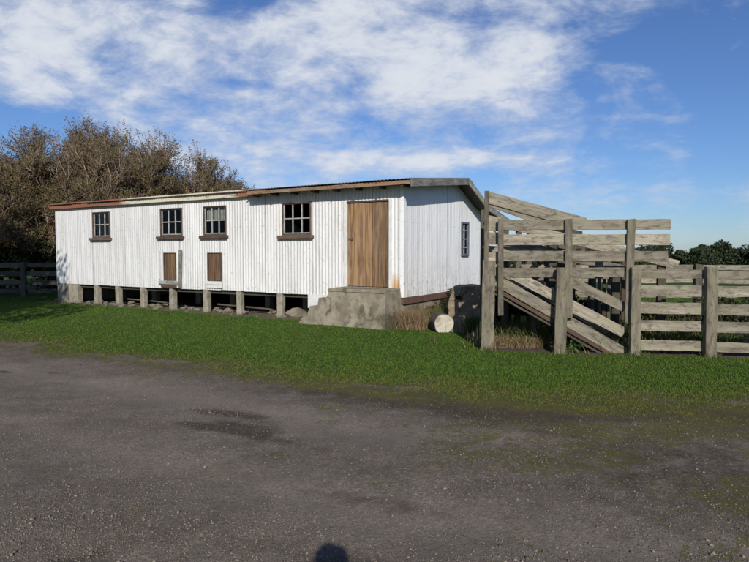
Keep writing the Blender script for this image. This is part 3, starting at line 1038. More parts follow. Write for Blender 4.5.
me = bpy.data.meshes.new("step_block")
bm.to_mesh(me)
bm.free()
link("step_block", me, M_conc, steps)
slab = MB().box(-0.82, 0.67, -0.385, 0.35, 0.78, 0.858, 0.006).build("landing_slab", M_conc, steps, 0.014)

# ------------------------------------------------------------ log beside the shed
def disc_log():
    root = empty("log", (1.43, 12.08, 0.0), R(10))
    tag(root, "short thick log lying on the lawn with its pale sawn end showing", "log")
    Rr, L = 0.215, 0.34
    V, F = [], []
    nseg = 28
    ring = [Rr * (1 + 0.03 * math.sin(3 * t + 1) + 0.02 * math.sin(7 * t)) for t in [2 * math.pi * k / nseg for k in range(nseg)]]
    for yy in (0, L):
        for k in range(nseg):
            t = 2 * math.pi * k / nseg
            V.append((ring[k] * math.cos(t), yy, 0.19 + ring[k] * math.sin(t)))
    for k in range(nseg):
        j = (k + 1) % nseg
        F.append((k, j, nseg + j, nseg + k))
    F.append([nseg + k for k in range(nseg)])
    F.append([k for k in reversed(range(nseg))])
    me = bpy.data.meshes.new("bark")
    me.from_pydata(V, [], F)
    o = link("bark", me, M_bark, root)
    V = [(0, -0.012, 0.19)] + [(ring[k] * 0.94 * math.cos(2 * math.pi * k / nseg), -0.010, 0.19 + ring[k] * 0.94 * math.sin(2 * math.pi * k / nseg)) for k in range(nseg)]
    V += [(a, 0.0, c) for (a, b, c) in V[1:]]
    F = [(0, 1 + (k + 1) % nseg, 1 + k) for k in range(nseg)] + [(1 + k, 1 + (k + 1) % nseg, 1 + nseg + (k + 1) % nseg, 1 + nseg + k) for k in range(nseg)]
    me = bpy.data.meshes.new("sawn_end")
    me.from_pydata(V, [], F)
    link("sawn_end", me, simple_mat("sawn_end", (0.56, 0.52, 0.42), (0.40, 0.37, 0.29), 8.0, 0.85, 0.4, 0.01, (0.28, 0.25, 0.19), s3=5), root)


disc_log()

# ------------------------------------------------------------ loading ramp
RU = Vector((1, -0.17, 0)).normalized()
RA = math.atan2(RU.y, RU.x)
RO = Vector((1.87, 9.9, 0))
ramp = empty("loading_ramp", RO, RA)
tag(ramp, "grey weathered timber stock loading ramp with railed sides and sloping floor", "loading ramp")
# local x along the front face (to the right), y away from the camera
P_ = lambda x0, z0, x1, z1, y: ((x0, y, z0), (x1, y, z1))


def rb(name, x0, z0, x1, z1, w, y, t=0.035, mat=None, parent=None, **kw):
    return board(name, parent or ramp, (x0, y, z0), (x1, y, z1), w, t, mat or M_wood, nrm=(0, 1, 0), **kw)


# stout posts in front
rb("post", 0.03, -0.1, 0.05, 1.52, 0.205, -0.02, 0.15, M_post, rough=0.005)
rb("post", 1.19, -0.1, 1.23, 1.42, 0.185, -0.09, 0.13, M_post, rough=0.005)
# tall thin uprights
rb("upright", 0.00, 0.4, 0.005, 2.70, 0.075, 0.085, 0.05, M_post)
rb("upright", 0.25, 0.60, 0.235, 2.22, 0.09, 0.0, 0.05, M_post)
rb("upright", 1.345, 0.58, 1.32, 2.20, 0.115, -0.01, 0.055, M_post)
rb("upright", 2.275, 0.5, 2.285, 2.20, 0.12, -0.01, 0.06, M_post)
# level top rails
for (z0, z1, xe) in ((2.03, 2.195, 2.90), (1.78, 1.955, 2.90), (1.51, 1.685, 2.87)):
    rb("rail", 0.20, (z0 + z1) / 2 + 0.003, xe, (z0 + z1) / 2 - 0.003, z1 - z0, 0.052, segs=14)
rb("rail", 0.20, 1.325, 2.22, 1.338, 0.15, 0.052, segs=12)
# narrow return bay beside the tall post
for (z0, z1) in ((2.02, 2.26), (1.79, 2.00), (1.49, 1.66), (1.26, 1.40), (1.09, 1.20)):
    rb("rail", -0.02, (z0 + z1) / 2, 0.30, (z0 + z1) / 2, z1 - z0, 0.14)
# sloping boards of the ramp's near side, behind the posts
def slope(name, x0, z0, x1, w, y, dz=-0.563, **kw):
    return rb(name, x0, z0, x1, z0 + (x1 - x0) * dz, w, y, **kw)


slope("ramp_board", 0.18, 1.19, 2.25, 0.185, 0.094, -0.575)
slope("ramp_board", 0.42, 1.305, 2.24, 0.17, 0.096, -0.53)
slope("ramp_board", 1.02, 1.355, 2.24, 0.16, 0.093, -0.49)
slope("stringer", 0.05, 1.10, 2.24, 0.06, 0.11, mat=M_red, t=0.07)
slope("stringer", 0.05, 1.02, 2.10, 0.035, 0.08, mat=M_woodd, t=0.05)
# floor and cleats
fl = MB()
b = 0
x0_, zA, x1_, zB = 0.10, 1.03, 2.22, -0.10
for (a0, a1) in ((x0_, x1_),):
    fl.v = [(a0, 0.15, zA), (a1, 0.15, zB), (a1, 1.05, zB), (a0, 1.05, zA), (a0, 0.15, zA + 0.04), (a1, 0.15, zB + 0.04), (a1, 1.05, zB + 0.04), (a0, 1.05, zA + 0.04)]
    fl.f = [[3, 2, 1, 0], [4, 5, 6, 7], [0, 1, 5, 4], [1, 2, 6, 5], [2, 3, 7, 6], [3, 0, 4, 7]]
fl.build("ramp_floor", M_woodd, ramp)
for k in range(9):
    xx = 0.25 + k * 0.22
    zz = zA + 0.06 + (xx - x0_) * (zB - zA) / (x1_ - x0_)
    board("cleat", ramp, (xx, 0.16, zz), (xx, 1.04, zz), 0.05, 0.03, M_wood, nrm=(0.47, 0, 0.88), segs=3)
# top sloping boards from the tall post down to the level rails
rb("top_board", -0.02, 2.595, 1.60, 2.125, 0.20, 0.09, segs=12)
rb("top_board", 0.04, 2.50, 1.3, 2.03, 0.13, 0.12, segs=10)
# far side of the ramp
for (x, zt) in ((-0.02, 2.45), (1.22, 1.82), (2.33, 1.78), (3.1, 1.45)):
    rb("post", x, -0.1, x, zt, 0.13, 1.17, 0.11, M_woodd)
rb("rail", 0.0, 2.28, 3.35, 1.44, 0.16, 1.08, segs=12)
rb("rail", 0.0, 1.97, 2.6, 1.30, 0.16, 1.08)
rb("rail", 0.0, 1.30, 2.2, 1.26, 0.15, 1.08)
rb("rail", 0.0, 1.72, 2.2, 1.58, 0.14, 1.08)
for dz in (0.12, 0.34):
    slope("ramp_board", 0.2, 1.03 + dz, 2.2, 0.15, 1.08)
# race running back from the ramp head towards the shed
for yy in (1.6, 3.1, 4.6):
    board("post", ramp, (0.02 + yy * 0.235, yy, -0.1), (0.02 + yy * 0.235, yy, 2.3), 0.12, 0.12, M_woodd)
    board("post", ramp, (0.95 + yy * 0.30, yy, -0.1), (0.95 + yy * 0.30, yy, 2.1), 0.12, 0.12, M_woodd)
for zz in (1.22, 1.58, 1.92, 2.2):
    board("rail", ramp, (0.06, 0.2, zz), (0.06 + 4.6 * 0.235, 4.7, zz), 0.14, 0.035, M_woodd, nrm=(1, -0.235, 0))
    board("rail", ramp, (1.10, 1.25, zz - 0.1), (0.95 + 4.6 * 0.30, 4.7, zz - 0.1), 0.14, 0.035, M_woodd, nrm=(1, -0.3, 0))
dk = MB()
dk.v = [(0.02, 0.2, 0.98), (1.0, 0.2, 0.98), (2.3, 4.7, 0.98), (1.08, 4.7, 0.98), (0.02, 0.2, 1.03), (1.0, 0.2, 1.03), (2.3, 4.7, 1.03), (1.08, 4.7, 1.03)]
dk.f = [[3, 2, 1, 0], [4, 5, 6, 7], [0, 1, 5, 4], [1, 2, 6, 5], [2, 3, 7, 6], [3, 0, 4, 7]]
dk.build("deck", M_woodd, ramp)
board("beam", ramp, (-0.17, 0.6, 0.95), (0.35, 0.55, 0.97), 0.13, 0.10, M_wood)
board("brace", ramp, (0.86, 0.7, -0.05), (0.86, 0.7, 0.9), 0.10, 0.08, M_woodd)

# ------------------------------------------------------------ yard fence in line with the ramp
fence = empty("yard_fence", RO + RU * 2.36, RA)
tag(fence, "five rail timber stockyard fence running right from the foot of the ramp", "fence")
FX = [0.0, 1.12, 2.22, 3.35]
for i, x in enumerate(FX):
    rb("post", x, -0.1, x + random.uniform(-0.02, 0.02), 1.43 + random.uniform(-0.01, 0.015), 0.165 if i else 0.15, -0.08, 0.12, M_post, fence, rough=0.005)
RZ = [(1.385, 1.255), (1.12, 0.95), (0.85, 0.68), (0.575, 0.40), (0.235, 0.085)]
for j, (a, b) in enumerate(RZ):
    for i in range(3):
        dz = random.uniform(-0.018, 0.018)
        dz2 = dz + random.uniform(-0.02, 0.02)
        if i == 0:
            dz *= 0.3
            dz2 *= 0.5
        rb("rail", FX[i] - 0.05, (a + b) / 2 + dz, FX[i + 1] + 0.035, (a + b) / 2 + dz2, (a - b) + random.uniform(-0.003, 0.018), 0.0, 0.035, M_wood, fence, segs=10, rough=0.004)

# second yard fence behind
back = empty("yard_fence", RO + Vector((1.9, 3.6, 0)), RA + R(3))
tag(back, "stockyard fence with dark posts seen through the gaps behind the front rails", "fence")
for i in range(5):
    x = -1.2 + i * 1.55
    board("post", back, (x, 0, -0.1), (x, 0, 1.40), 0.16, 0.12, M_woodd)
for zc_, w in ((1.32, 0.12), (1.04, 0.13), (0.72, 0.14), (0.30, 0.14)):
    for i in range(4):
        x = -1.2 + i * 1.55
        board("rail", back, (x - 0.05, 0.07, zc_ + random.uniform(-.02, .02)), (x + 1.6, 0.07, zc_ + random.uniform(-.02, .02)), w, 0.035, M_wood)

# dark slatted gate beyond the ramp
gate = empty("slatted_gate", (4.35, 11.4, 0), R(8))
tag(gate, "small dark gate of upright slats beyond the ramp", "gate")
for k in range(6):
    board("slat", gate, (k * 0.10, 0, 0.35), (k * 0.10, 0, 1.5), 0.07, 0.02, M_red if k % 2 else M_woodd)
board("rail", gate, (-0.05, 0.03, 0.6), (0.56, 0.03, 0.6), 0.09, 0.03, M_woodd)
board("rail", gate, (-0.05, 0.03, 1.3), (0.56, 0.03, 1.3), 0.09, 0.03, M_woodd)
board("post", gate, (-0.13, 0.03, -0.1), (-0.13, 0.03, 1.6), 0.12, 0.1, M_woodd)

# ------------------------------------------------------------ stone lumps
def rock(name, loc, size, mat, seed, squash=0.75):
    bm = bmesh.new()
    bmesh.ops.create_icosphere(bm, subdivisions=3, radius=1.0)
    rr = random.Random(seed)
    cut = [(Vector((rr.uniform(-1, 1), rr.uniform(-1, 1), rr.uniform(-0.6, 1))).normalized(), rr.uniform(0.55, 0.85)) for _ in range(7)]
    for v_ in bm.verts:
        for (nn, dd_) in cut:
            e = v_.co.dot(nn) - dd_
            if e > 0:
                v_.co -= nn * e
        v_.co += Vector((rr.uniform(-1, 1), rr.uniform(-1, 1), rr.uniform(-1, 1))) * 0.03
        v_.co = Vector((v_.co.x * size[0], v_.co.y * size[1], v_.co.z * size[2]))
    me = bpy.data.meshes.new(name)
    bm.to_mesh(me)
    bm.free()
    o = link(name, me, mat)
    o.location = loc
    o.rotation_euler = (rr.uniform(-.2, .2), rr.uniform(-.2, .2), rr.uniform(0, 6))
    return o


rr = random.Random(21)
spots = [(-11.6 + k * 0.19 + rr.uniform(-.2, .2), rr.uniform(-0.3, 0.9), rr.uniform(0.05, 0.15)) for k in range(44)]
proto = []
for k in range(5):
    proto.append(rock("rubble_stone", (0, 0, 0), (1, 0.8, 0.6), M_stone, 40 + k))
for i, (lx, ly, s_) in enumerate(spots):
    if i < 5:
        o = proto[i]
    else:
        o = proto[i % 5].copy()
        COL.objects.link(o)
    o.location = sh_world(lx, ly, s_ * 0.35)
    o.scale = (s_ * rr.uniform(1, 1.6), s_, s_ * rr.uniform(0.7, 1))
    o.rotation_euler = (0, 0, rr.uniform(0, 6))
    tag(o, "grey rubble stone lying in the shade among the piers under the white shed", "stone", "rubble stones under the shed")
big = rock("boulder", sh_world(-3.35, 0.45, 0.07), (0.34, 0.25, 0.17), M_stone, 91)
tag(big, "pale flat boulder under the shed floor near the concrete steps", "boulder")
bs = board("rusty_sheet", None, sh_world(-2.95, 0.55, 0.22), sh_world(-2.3, 0.35, 0.22), 0.42, 0.01, M_red, nrm=(0.3, -0.9, 0.3))
tag(bs, "dark red rusty panel leaning under the shed by the concrete steps", "metal sheet")
for i, (a, b, lab) in enumerate(((-9.9, -8.3, "fallen grey plank lying under the middle of the shed"), (-6.0, -4.2, "long split plank lying under the shed left of the boulder"))):
    o = board("plank", None, sh_world(a, 0.3, 0.20), sh_world(b, 0.5, 0.13), 0.14, 0.04, M_woodd, nrm=(0, 0.3, 1))
    tag(o, lab, "plank")

# concrete block in the shade behind the ramp's first post
cb = empty("concrete_block", (1.95, 12.35, 0), R(-14))
tag(cb, "old grey concrete block with a round hole, in shade beside the ramp", "concrete block")
bm = bmesh.new()
# front face with a hole: ring of quads round a circle
def block_with_hole(bm, x0, x1, z0, z1, y0, y1, cx_, cz_, r_):
    nn = 20
    cor = []
    cir = []
    for k in range(nn):
        t = 2 * math.pi * k / nn
        c_, s_ = math.cos(t), math.sin(t)
        cir.append((cx_ + r_ * c_, cz_ + r_ * s_))
        tt = min(((x1 - cx_) / c_) if c_ > 1e-6 else ((x0 - cx_) / c_) if c_ < -1e-6 else 1e9, ((z1 - cz_) / s_) if s_ > 1e-6 else ((z0 - cz_) / s_) if s_ < -1e-6 else 1e9)
        cor.append((cx_ + tt * c_, cz_ + tt * s_))
    vf = [bm.verts.new((a, y0, b)) for a, b in cor]
    vc = [bm.verts.new((a, y0, b)) for a, b in cir]
    vd = [bm.verts.new((a, y0 + 0.18, b)) for a, b in cir]
    vb = [bm.verts.new((a, y1, b)) for a, b in cor]
    for k in range(nn):
        j = (k + 1) % nn
        bm.faces.new((vf[k], vf[j], vc[j], vc[k]))
        bm.faces.new((vc[k], vc[j], vd[j], vd[k]))
        bm.faces.new((vf[j], vf[k], vb[k], vb[j]))
    bm.faces.new(vd)
    bm.faces.new(vb[::-1])
    bmesh.ops.recalc_face_normals(bm, faces=bm.faces)


block_with_hole(bm, -0.33, 0.55, -0.05, 0.95, 0, 0.7, -0.12, 0.72, 0.07)
for v_ in bm.verts:
    v_.co.x += 0.10 * (0.95 - v_.co.z) * (-1 if v_.co.x < 0 else 0.3)
    v_.co.y += random.uniform(-.02, .02) - 0.25 * (0.95 - v_.co.z) * (1 if v_.co.y < 0.1 else 0)
bmesh.ops.triangulate(bm, faces=bm.faces)
for _ in range(3):
    bmesh.ops.subdivide_edges(bm, edges=[e for e in bm.edges if e.calc_length() > 0.09], cuts=1)
    bmesh.ops.triangulate(bm, faces=bm.faces)
co = np.array([v.co[:] for v in bm.verts])
dn = (vnoise(co[:, 0] * 5 + co[:, 1] * 3, co[:, 2] * 5, 25, 4) - 0.5) * 0.16
for v_, a in zip(bm.verts, dn):
    v_.co.y += a
    v_.co.x += a * 0.6
    v_.co.z += a * 0.5
me = bpy.data.meshes.new("block")
bm.to_mesh(me)
bm.free()
M_block = simple_mat("grimy_concrete", (0.34, 0.27, 0.19), (0.19, 0.145, 0.10), 4.0, 0.95, 0.9, 0.05, (0.32, 0.25, 0.17))
link("block", me, M_block, cb)
for k, (lx, ly, s_) in enumerate(((1.98, 11.55, 0.12), (2.12, 11.85, 0.11), (2.25, 11.6, 0.16), (2.7, 11.0, 0.10), (3.3, 10.9, 0.12))):
    o = proto[k % 5].copy()
    COL.objects.link(o)
    o.location = (lx, ly, s_ * 0.3)
    o.scale = (s_ * 1.3, s_, s_)
    tag(o, "grimy stone on bare earth beneath the timber loading ramp", "stone", "stones by the loading ramp")

# ------------------------------------------------------------ weeds and dry stalks
def patch(name, cxs, n, hr, w, lean, mat, lab, cat):
    xs_, ys_ = [], []
    for (cx_, cy_, rx_, ry_, k) in cxs:
        kk = int(n * k)
        a = rs.normal(0, 0.45, (kk, 2))
        xs_.append(cx_ + a[:, 0] * rx_)
        ys_.append(cy_ + a[:, 1] * ry_)
    xs_, ys_ = np.concatenate(xs_), np.concatenate(ys_)
    o = blades(name, xs_, ys_, rs.uniform(hr[0], hr[1], len(xs_)), w, lean, mat)
    tag(o, lab, cat, kind="stuff")
    return o


wl = lambda lx, ly: sh_world(lx, ly)
c1 = wl(0.28, -0.35)
patch("dry_grass", [(c1.x, c1.y, 0.20, 0.30, 1.0), (c1.x + 0.2, c1.y - 0.08, 0.28, 0.22, 0.7)], 1500, (0.12, 0.48), 0.009, 0.55, M_drygrass,
      "tuft of dry brown grass against the right end of the concrete steps", "dry grass")
pts = [(*wl(0.4, t)[:2], 0.35, 0.30, 1.0) for t in (0.3, 0.8, 1.4, 2.0, 2.7, 3.4, 4.1)]
patch("weeds", pts, 3600, (0.08, 0.38), 0.020, 0.6, M_weed, "low green and brown weeds growing along the foot of the gable wall", "weeds")
patch("dry_weeds", pts, 110, (0.2, 0.62), 0.007, 0.4, M_drygrass, "thin dry stalks standing among the weeds below the gable wall", "dry weeds")
patch("dead_litter", [(2.25, 10.35, 0.5, 0.25, 1.0), (2.7, 10.3, 0.4, 0.2, 0.7), (4.9, 9.75, 1.1, 0.16, 1.0)], 900, (0.05, 0.22), 0.012, 1.0, M_drygrass,
      "rust coloured dead stalks on the ground under the loading ramp and fence", "dead stalks")
patch("fence_weeds", [(3.1, 10.6, 1.0, 0.35, 1.0), (5.2, 9.9, 1.6, 0.25, 1.2), (2.6, 11.3, 0.7, 0.5, 0.7), (5.5, 11.5, 2.0, 0.8, 1.4)], 1300, (0.10, 0.42), 0.016, 0.6, M_weed,
      "green weeds growing along the foot of the yard fence rails", "weeds")

patch("block_weeds", [(2.05, 11.95, 0.3, 0.15, 1.0), (1.45, 12.9, 0.2, 0.2, 1.2)], 420, (0.12, 0.5), 0.016, 0.6, M_weed, "tall weeds crowding the foot of the grey concrete block", "weeds")
tf = [(RO.x + RU.x * a, RO.y + RU.y * a - 0.10, 0.16, 0.08, 1.0) for a in (0.04, 1.2, 2.36, 3.48, 4.58)]
patch("grass_tufts", tf, 150, (0.04, 0.13), 0.008, 0.7, M_weed, "longer grass left round the feet of the fence posts", "grass")
sf = [(*wl(t, -0.30)[:2], 0.35, 0.12, 1.0) for t in np.arange(-13, -2.6, 0.6)]
patch("edge_grass", sf, 60, (0.03, 0.12), 0.010, 0.8, M_weed, "ragged grass edge along the piers of the white shed", "grass")


def leafy_plant(name, loc, r, h, n, mat, lab, lw=0.05, ll=0.16, cat="plant"):
    V, T = [], []
    for i in range(n):
        a = rs.uniform(0, 6.28)
        t = rs.uniform(0.15, 1)
        rad = rs.uniform(0, r)
        c = np.array([math.cos(a) * rad, math.sin(a) * rad, h * t * (1 - 0.5 * rad / r)])
        dr = np.array([math.cos(a), math.sin(a), rs.uniform(-0.3, 0.9)])
        dr /= np.linalg.norm(dr)
        sd = np.cross(dr, [0, 0, 1])
        sd /= np.linalg.norm(sd)
        up = np.cross(sd, dr)
        l, w = ll * rs.uniform(.6, 1.2), lw * rs.uniform(.6, 1.2)
        b = len(V)
        V += [c, c + dr * l * 0.5 + sd * w * 0.5 + up * 0.01, c + dr * l - up * 0.02, c + dr * l * 0.5 - sd * w * 0.5 + up * 0.01]
        T += [(b, b + 1, b + 2, b + 3)]
    root = empty(name, loc)
    tag(root, lab, cat)
    link("foliage", np_mesh("foliage", np.array(V), np.array(T)), mat, root)
    st = MB()
    for k in range(5):
        a = k * 1.3
        st.box(math.cos(a) * .03 - .004, math.cos(a) * .03 + .004, math.sin(a) * .03 - .004, math.sin(a) * .03 + .004, 0, h * 0.8)
    st.build("stem", M_weed, root)


leafy_plant("dock_plant", (3.33, 9.82, 0), 0.17, 0.22, 90, M_weedbright, "bright green leafy plant growing under the foot of the ramp")
leafy_plant("nettle_plant", (wl(0.35, 1.15).x, wl(0.35, 1.15).y, 0), 0.38, 0.50, 420, M_weed, "dark green leafy weed behind the log below the gable wall")
leafy_plant("nettle_plant", (wl(0.30, 2.3).x, wl(0.30, 2.3).y, 0), 0.42, 0.78, 520, M_weed, "tall dark green weed between the gable wall and the concrete block")


# ------------------------------------------------------------ trees
def norm(a):
    return a / np.maximum(np.linalg.norm(a, axis=-1, keepdims=True), 1e-9)


def tubes(P, Rad, sides):
    """P (n,k,3) polylines, Rad (n,k)"""
    n, k, _ = P.shape
    D = np.gradient(P, axis=1)
    D = norm(D)
    ref = np.where(np.abs(D[..., 2:3]) > 0.9, np.array([1.0, 0, 0]), np.array([0, 0, 1.0]))
    A = norm(np.cross(D, ref))
    B = np.cross(D, A)
    t = np.arange(sides) * 2 * np.pi / sides
    V = P[:, :, None] + Rad[:, :, None, None] * (A[:, :, None] * np.cos(t)[None, None, :, None] + B[:, :, None] * np.sin(t)[None, None, :, None])
    idx = np.arange(n * k * sides).reshape(n, k, sides)
    nx_ = np.roll(idx, -1, axis=2)
    F = np.stack([idx[:, :-1], nx_[:, :-1], nx_[:, 1:], idx[:, 1:]], -1).reshape(-1, 4)
    return V.reshape(-1, 3), F


def make_tree(name, loc, seed, spec, lab, stems=4, stem_out=0.5, stem_len=3.0, stem_r=0.14, leaves=1.0, leaf=0.045, twig=M_twig, leafm=M_olive, env=None, group=None, up=0.10, cat="tree"):
    g = np.random.RandomState(seed)
    root = empty(name, loc)
    tag(root, lab, cat, group)
    a = g.uniform(0, 2 * np.pi) + np.arange(stems) * 2 * np.pi / stems + g.uniform(-.4, .4, stems)
    so = stem_out * g.uniform(0.5, 1.2, stems)
    D = norm(np.stack([np.cos(a) * so, np.sin(a) * so, np.ones(stems)], -1))
    P0 = np.stack([np.cos(a) * 0.15, np.sin(a) * 0.15, np.full(stems, -0.1)], -1)
    L = stem_len * g.uniform(0.8, 1.15, stems)
    Rr = stem_r * g.uniform(0.8, 1.1, stems)
    trunkV, trunkF, crV, crF = [], [], [], []
    levels = [(None, 1.0, 1.0, 0.0)] + spec
    leafpts = []
    for li in range(len(levels)):
        K = 6 if li == 0 else (5 if li < 3 else 3)
        n = len(P0)
        pts = [P0]
        d_ = D
        for s_ in range(K):
            d_ = norm(d_ + g.normal(0, 0.16 if li < 3 else 0.2, (n, 3)) + np.array([0, 0, up if li else 0.02]))
            pts.append(pts[-1] + d_ * (L / K)[:, None])
        P = np.stack(pts, 1)
        taper = np.linspace(1, 0.45 if li < len(levels) - 1 else 0.25, K + 1)
        Rad = Rr[:, None] * taper[None]
        sides = 7 if li == 0 else (5 if li == 1 else 3)
        V, F_ = tubes(P, Rad, sides)
        tgtV, tgtF = (trunkV, trunkF) if li < 2 else (crV, crF)
        off = sum(len(q_) for q_ in tgtV)
        tgtV.append(V)
        tgtF.append(F_ + off)
        if li >= len(levels) - 2:
            leafpts.append(P[:, -2:].reshape(-1, 3))
        if li == len(levels) - 1:
            break
        nch, lf, rf, ang = levels[li + 1]
        par = np.repeat(np.arange(n), nch)
        t = g.uniform(0.22, 1.0, len(par)) ** 0.8 * K
        t = np.minimum(t, K - 1e-3)
        i0 = t.astype(int)
        fr_ = (t - i0)[:, None]
        p_ = P[par, i0] * (1 - fr_) + P[par, i0 + 1] * fr_
        pd = norm(P[par, i0 + 1] - P[par, i0])
        perp = norm(np.cross(pd, g.normal(0, 1, (len(par), 3))))
        an = ang * g.uniform(0.6, 1.3, len(par))
        Dn = norm(pd * np.cos(an)[:, None] + perp * np.sin(an)[:, None])
        Ln = L[par] * lf * g.uniform(0.6, 1.25, len(par))
        Rn = np.maximum(Rr[par] * rf, 0.004)
        if env is not None:
            ex, ey, ez, cz_ = env
            tip = p_ + Dn * Ln[:, None]
            e = (tip[:, 0] / ex) ** 2 + (tip[:, 1] / ey) ** 2 + (np.maximum(tip[:, 2] - cz_, 0) / ez) ** 2
            ok = e < g.uniform(0.8, 1.12, len(e))
            p_, Dn, Ln, Rn = p_[ok], Dn[ok], Ln[ok], Rn[ok]
        P0, D, L, Rr = p_, Dn, Ln, Rn
    link("trunk", np_mesh("trunk", np.concatenate(trunkV), np.concatenate(trunkF), True), M_bark, root)
    V, F_ = np.concatenate(crV), np.concatenate(crF)
    me = np_mesh("crown", V, F_)
    cr = link("crown", me, twig, root)
    if leaves > 0:
        lp = np.concatenate(leafpts)
        m = int(len(lp) * leaves)
        sel = lp[g.randint(0, len(lp), m)] + g.normal(0, 0.05, (m, 3))
        a1 = norm(g.normal(0, 1, (m, 3)))
        a2 = norm(np.cross(a1, g.normal(0, 1, (m, 3))))
        ss = leaf * g.uniform(0.6, 1.4, m)[:, None]
        LV = np.stack([sel - a1 * ss, sel + a2 * ss * 0.5, sel + a1 * ss, sel - a2 * ss * 0.5], 1).reshape(-1, 3)
        LF = np.arange(m * 4).reshape(m, 4)
        link("foliage", np_mesh("foliage", LV, LF), leafm, root)
    return root


SPEC2 = [(9, 0.72, 0.55, 0.8), (8, 0.55, 0.45, 0.7), (8, 0.52, 0.42, 0.65), (8, 0.5, 0.5, 0.6)]
SPEC = [(9, 0.72, 0.55, 0.75), (9, 0.58, 0.45, 0.7), (9, 0.52, 0.42, 0.65), (9, 0.55, 0.5, 0.6)]


def px_at(xpix, depth):
    return (xpix - 374.5) / 590 * depth


make_tree("tree", (-16.0, 25.5, 0), 1, SPEC, "spreading dark twiggy tree at the left edge behind the rail fence", 5, 0.75, 3.2, 0.15, 1.8, 0.04, env=(3.8, 4.0, 3.6, 3.2))
make_tree("tree", (-14.4, 27.2, 0), 6, SPEC, "tall olive brown tree showing just past the left corner of the shed", 6, 0.6, 3.8, 0.15, 3.0, 0.036, env=(3.4, 3.6, 4.5, 3.9))
make_tree("tree", (-11.7, 28.0, 0), 2, SPEC, "broad olive brown tree rising behind the left end of the shed", 6, 0.65, 3.8, 0.16, 3.0, 0.036, env=(3.8, 4.0, 4.4, 3.9), up=0.15)
make_tree("tree", (-9.4, 29.0, 0), 3, SPEC, "dense brown bare twigged tree behind the second shed window from the left", 6, 0.65, 3.5, 0.14, 2.4, 0.036, env=(3.4, 3.0, 3.9, 3.3), up=0.2)
make_tree("tree", (-20.0, 27.0, 0), 5, SPEC2, "open branched tree cut off by the left edge of the picture", 5, 0.7, 2.9, 0.14, 1.5, 0.04, env=(4.0, 4.0, 3.2, 2.8))
make_tree("tree", (-7.6, 29.5, 0), 4, SPEC2, "lowest brown twiggy tree, sloping down to the roof right of the others", 7, 0.75, 2.8, 0.11, 2.4, 0.036, env=(3.0, 2.6, 3.1, 2.5), up=0.2)


# a tree that stands left of the picture and throws its shade into it
def leafy_tree(name, loc, w, h, seed, n, leaf, mat, lab, group=None, cat="tree", low=0.0):
    """dense tree far off: trunk with limbs, crown of leaf clumps"""
    g = np.random.RandomState(seed)
    root = empty(name, loc)
    tag(root, lab, cat, group)
    nb = 9
    P = np.zeros((nb, 4, 3))
    a = g.uniform(0, 6.28, nb)
    for k in range(4):
        f_ = k / 3
        P[:, k, 0] = np.cos(a) * w * 0.35 * f_ * g.uniform(.6, 1, nb)
        P[:, k, 1] = np.sin(a) * w * 0.35 * f_ * g.uniform(.6, 1, nb)
        P[:, k, 2] = -0.1 + h * 0.75 * f_
    V, F_ = tubes(P, np.linspace(1, 0.3, 4)[None] * np.full((nb, 1), 0.03 * h), 5)
    link("trunk", np_mesh("trunk", V, F_), M_bark, root)
    nc = 26
    cc = g.normal(0, 1, (nc, 3))
    cc = norm(cc) * g.uniform(0.25, 0.95, (nc, 1))
    cen = np.stack([cc[:, 0] * w / 2, cc[:, 1] * w / 2, h * (0.5 + low) + cc[:, 2] * h * 0.42], -1)
    rad = g.uniform(0.12, 0.26, nc) * min(w, h)
    ci = g.randint(0, nc, n)
    dr = norm(g.normal(0, 1, (n, 3)))
    pos = cen[ci] + dr * (rad[ci] * g.uniform(0.3, 1.05, n) ** 0.5)[:, None] * np.array([1, 1, 0.75])
    pos[:, 2] = np.maximum(pos[:, 2], 0.05)
    a1 = norm(g.normal(0, 1, (n, 3)))
    a2 = norm(np.cross(a1, g.normal(0, 1, (n, 3))))
    ss = leaf * g.uniform(0.6, 1.4, n)[:, None]
    LV = np.stack([pos - a1 * ss, pos + a2 * ss * .6, pos + a1 * ss, pos - a2 * ss * .6], 1).reshape(-1, 3)
    link("crown", np_mesh("crown", LV, np.arange(n * 4).reshape(n, 4)), mat, root)
    return root


leafy_tree("shade_tree", (-12.5, 8.4, 0), 8.2, 10.8, 8, 30000, 0.10, M_farleaf, "leafy tree left of the lawn shading the left end of the shed")


# the far row of trees on the right
hts = [(9 + k * 1.6, 2.55 + 0.13 * math.sin(k * 1.9) + 0.012 * k, 3.0 + (k % 3) * 0.3) for k in range(19)]
for i, (x, h, w) in enumerate(hts):
    leafy_tree("far_tree", (x, 43 + (i % 3) * 1.1, 0), w, h * 1.05, 100 + i, 7500, 0.085, M_farleaf,
               "dark bushy tree in the distant row seen above the yard fence", "far row of dark trees", low=-0.06)
# thick hedge at the left behind the dark fence
hx = [(-20.5, 24.2), (-18.3, 24.6), (-16.0, 24.8), (-13.9, 25.1), (-11.9, 25.4)]
for i, (x, y) in enumerate(hx):
    leafy_tree("hedge_bush", (x, y, 0), 2.9, 2.6, 200 + i, 7000, 0.055, M_darkleaf,
               "dark dense bush in shade behind the rail fence left of the shed", "dark bushes behind the left fence", "bush")

for i, (x, y, w_, h_) in enumerate(((3.0, 12.9, 1.3, 1.0), (4.0, 12.6, 1.4, 0.85), (5.3, 12.9, 1.7, 0.85), (6.8, 12.6, 1.8, 0.8), (8.1, 12.8, 1.8, 0.85), (5.9, 12.4, 1.4, 0.7), (7.5, 12.3, 1.4, 0.7))):
    leafy_tree("bush", (x, y, 0), w_, h_, 300 + i, 4200, 0.035, M_scrub, "low dark scrubby bush growing behind the ramp and yard fence", "scrubby bushes behind the yard fence", "bush")

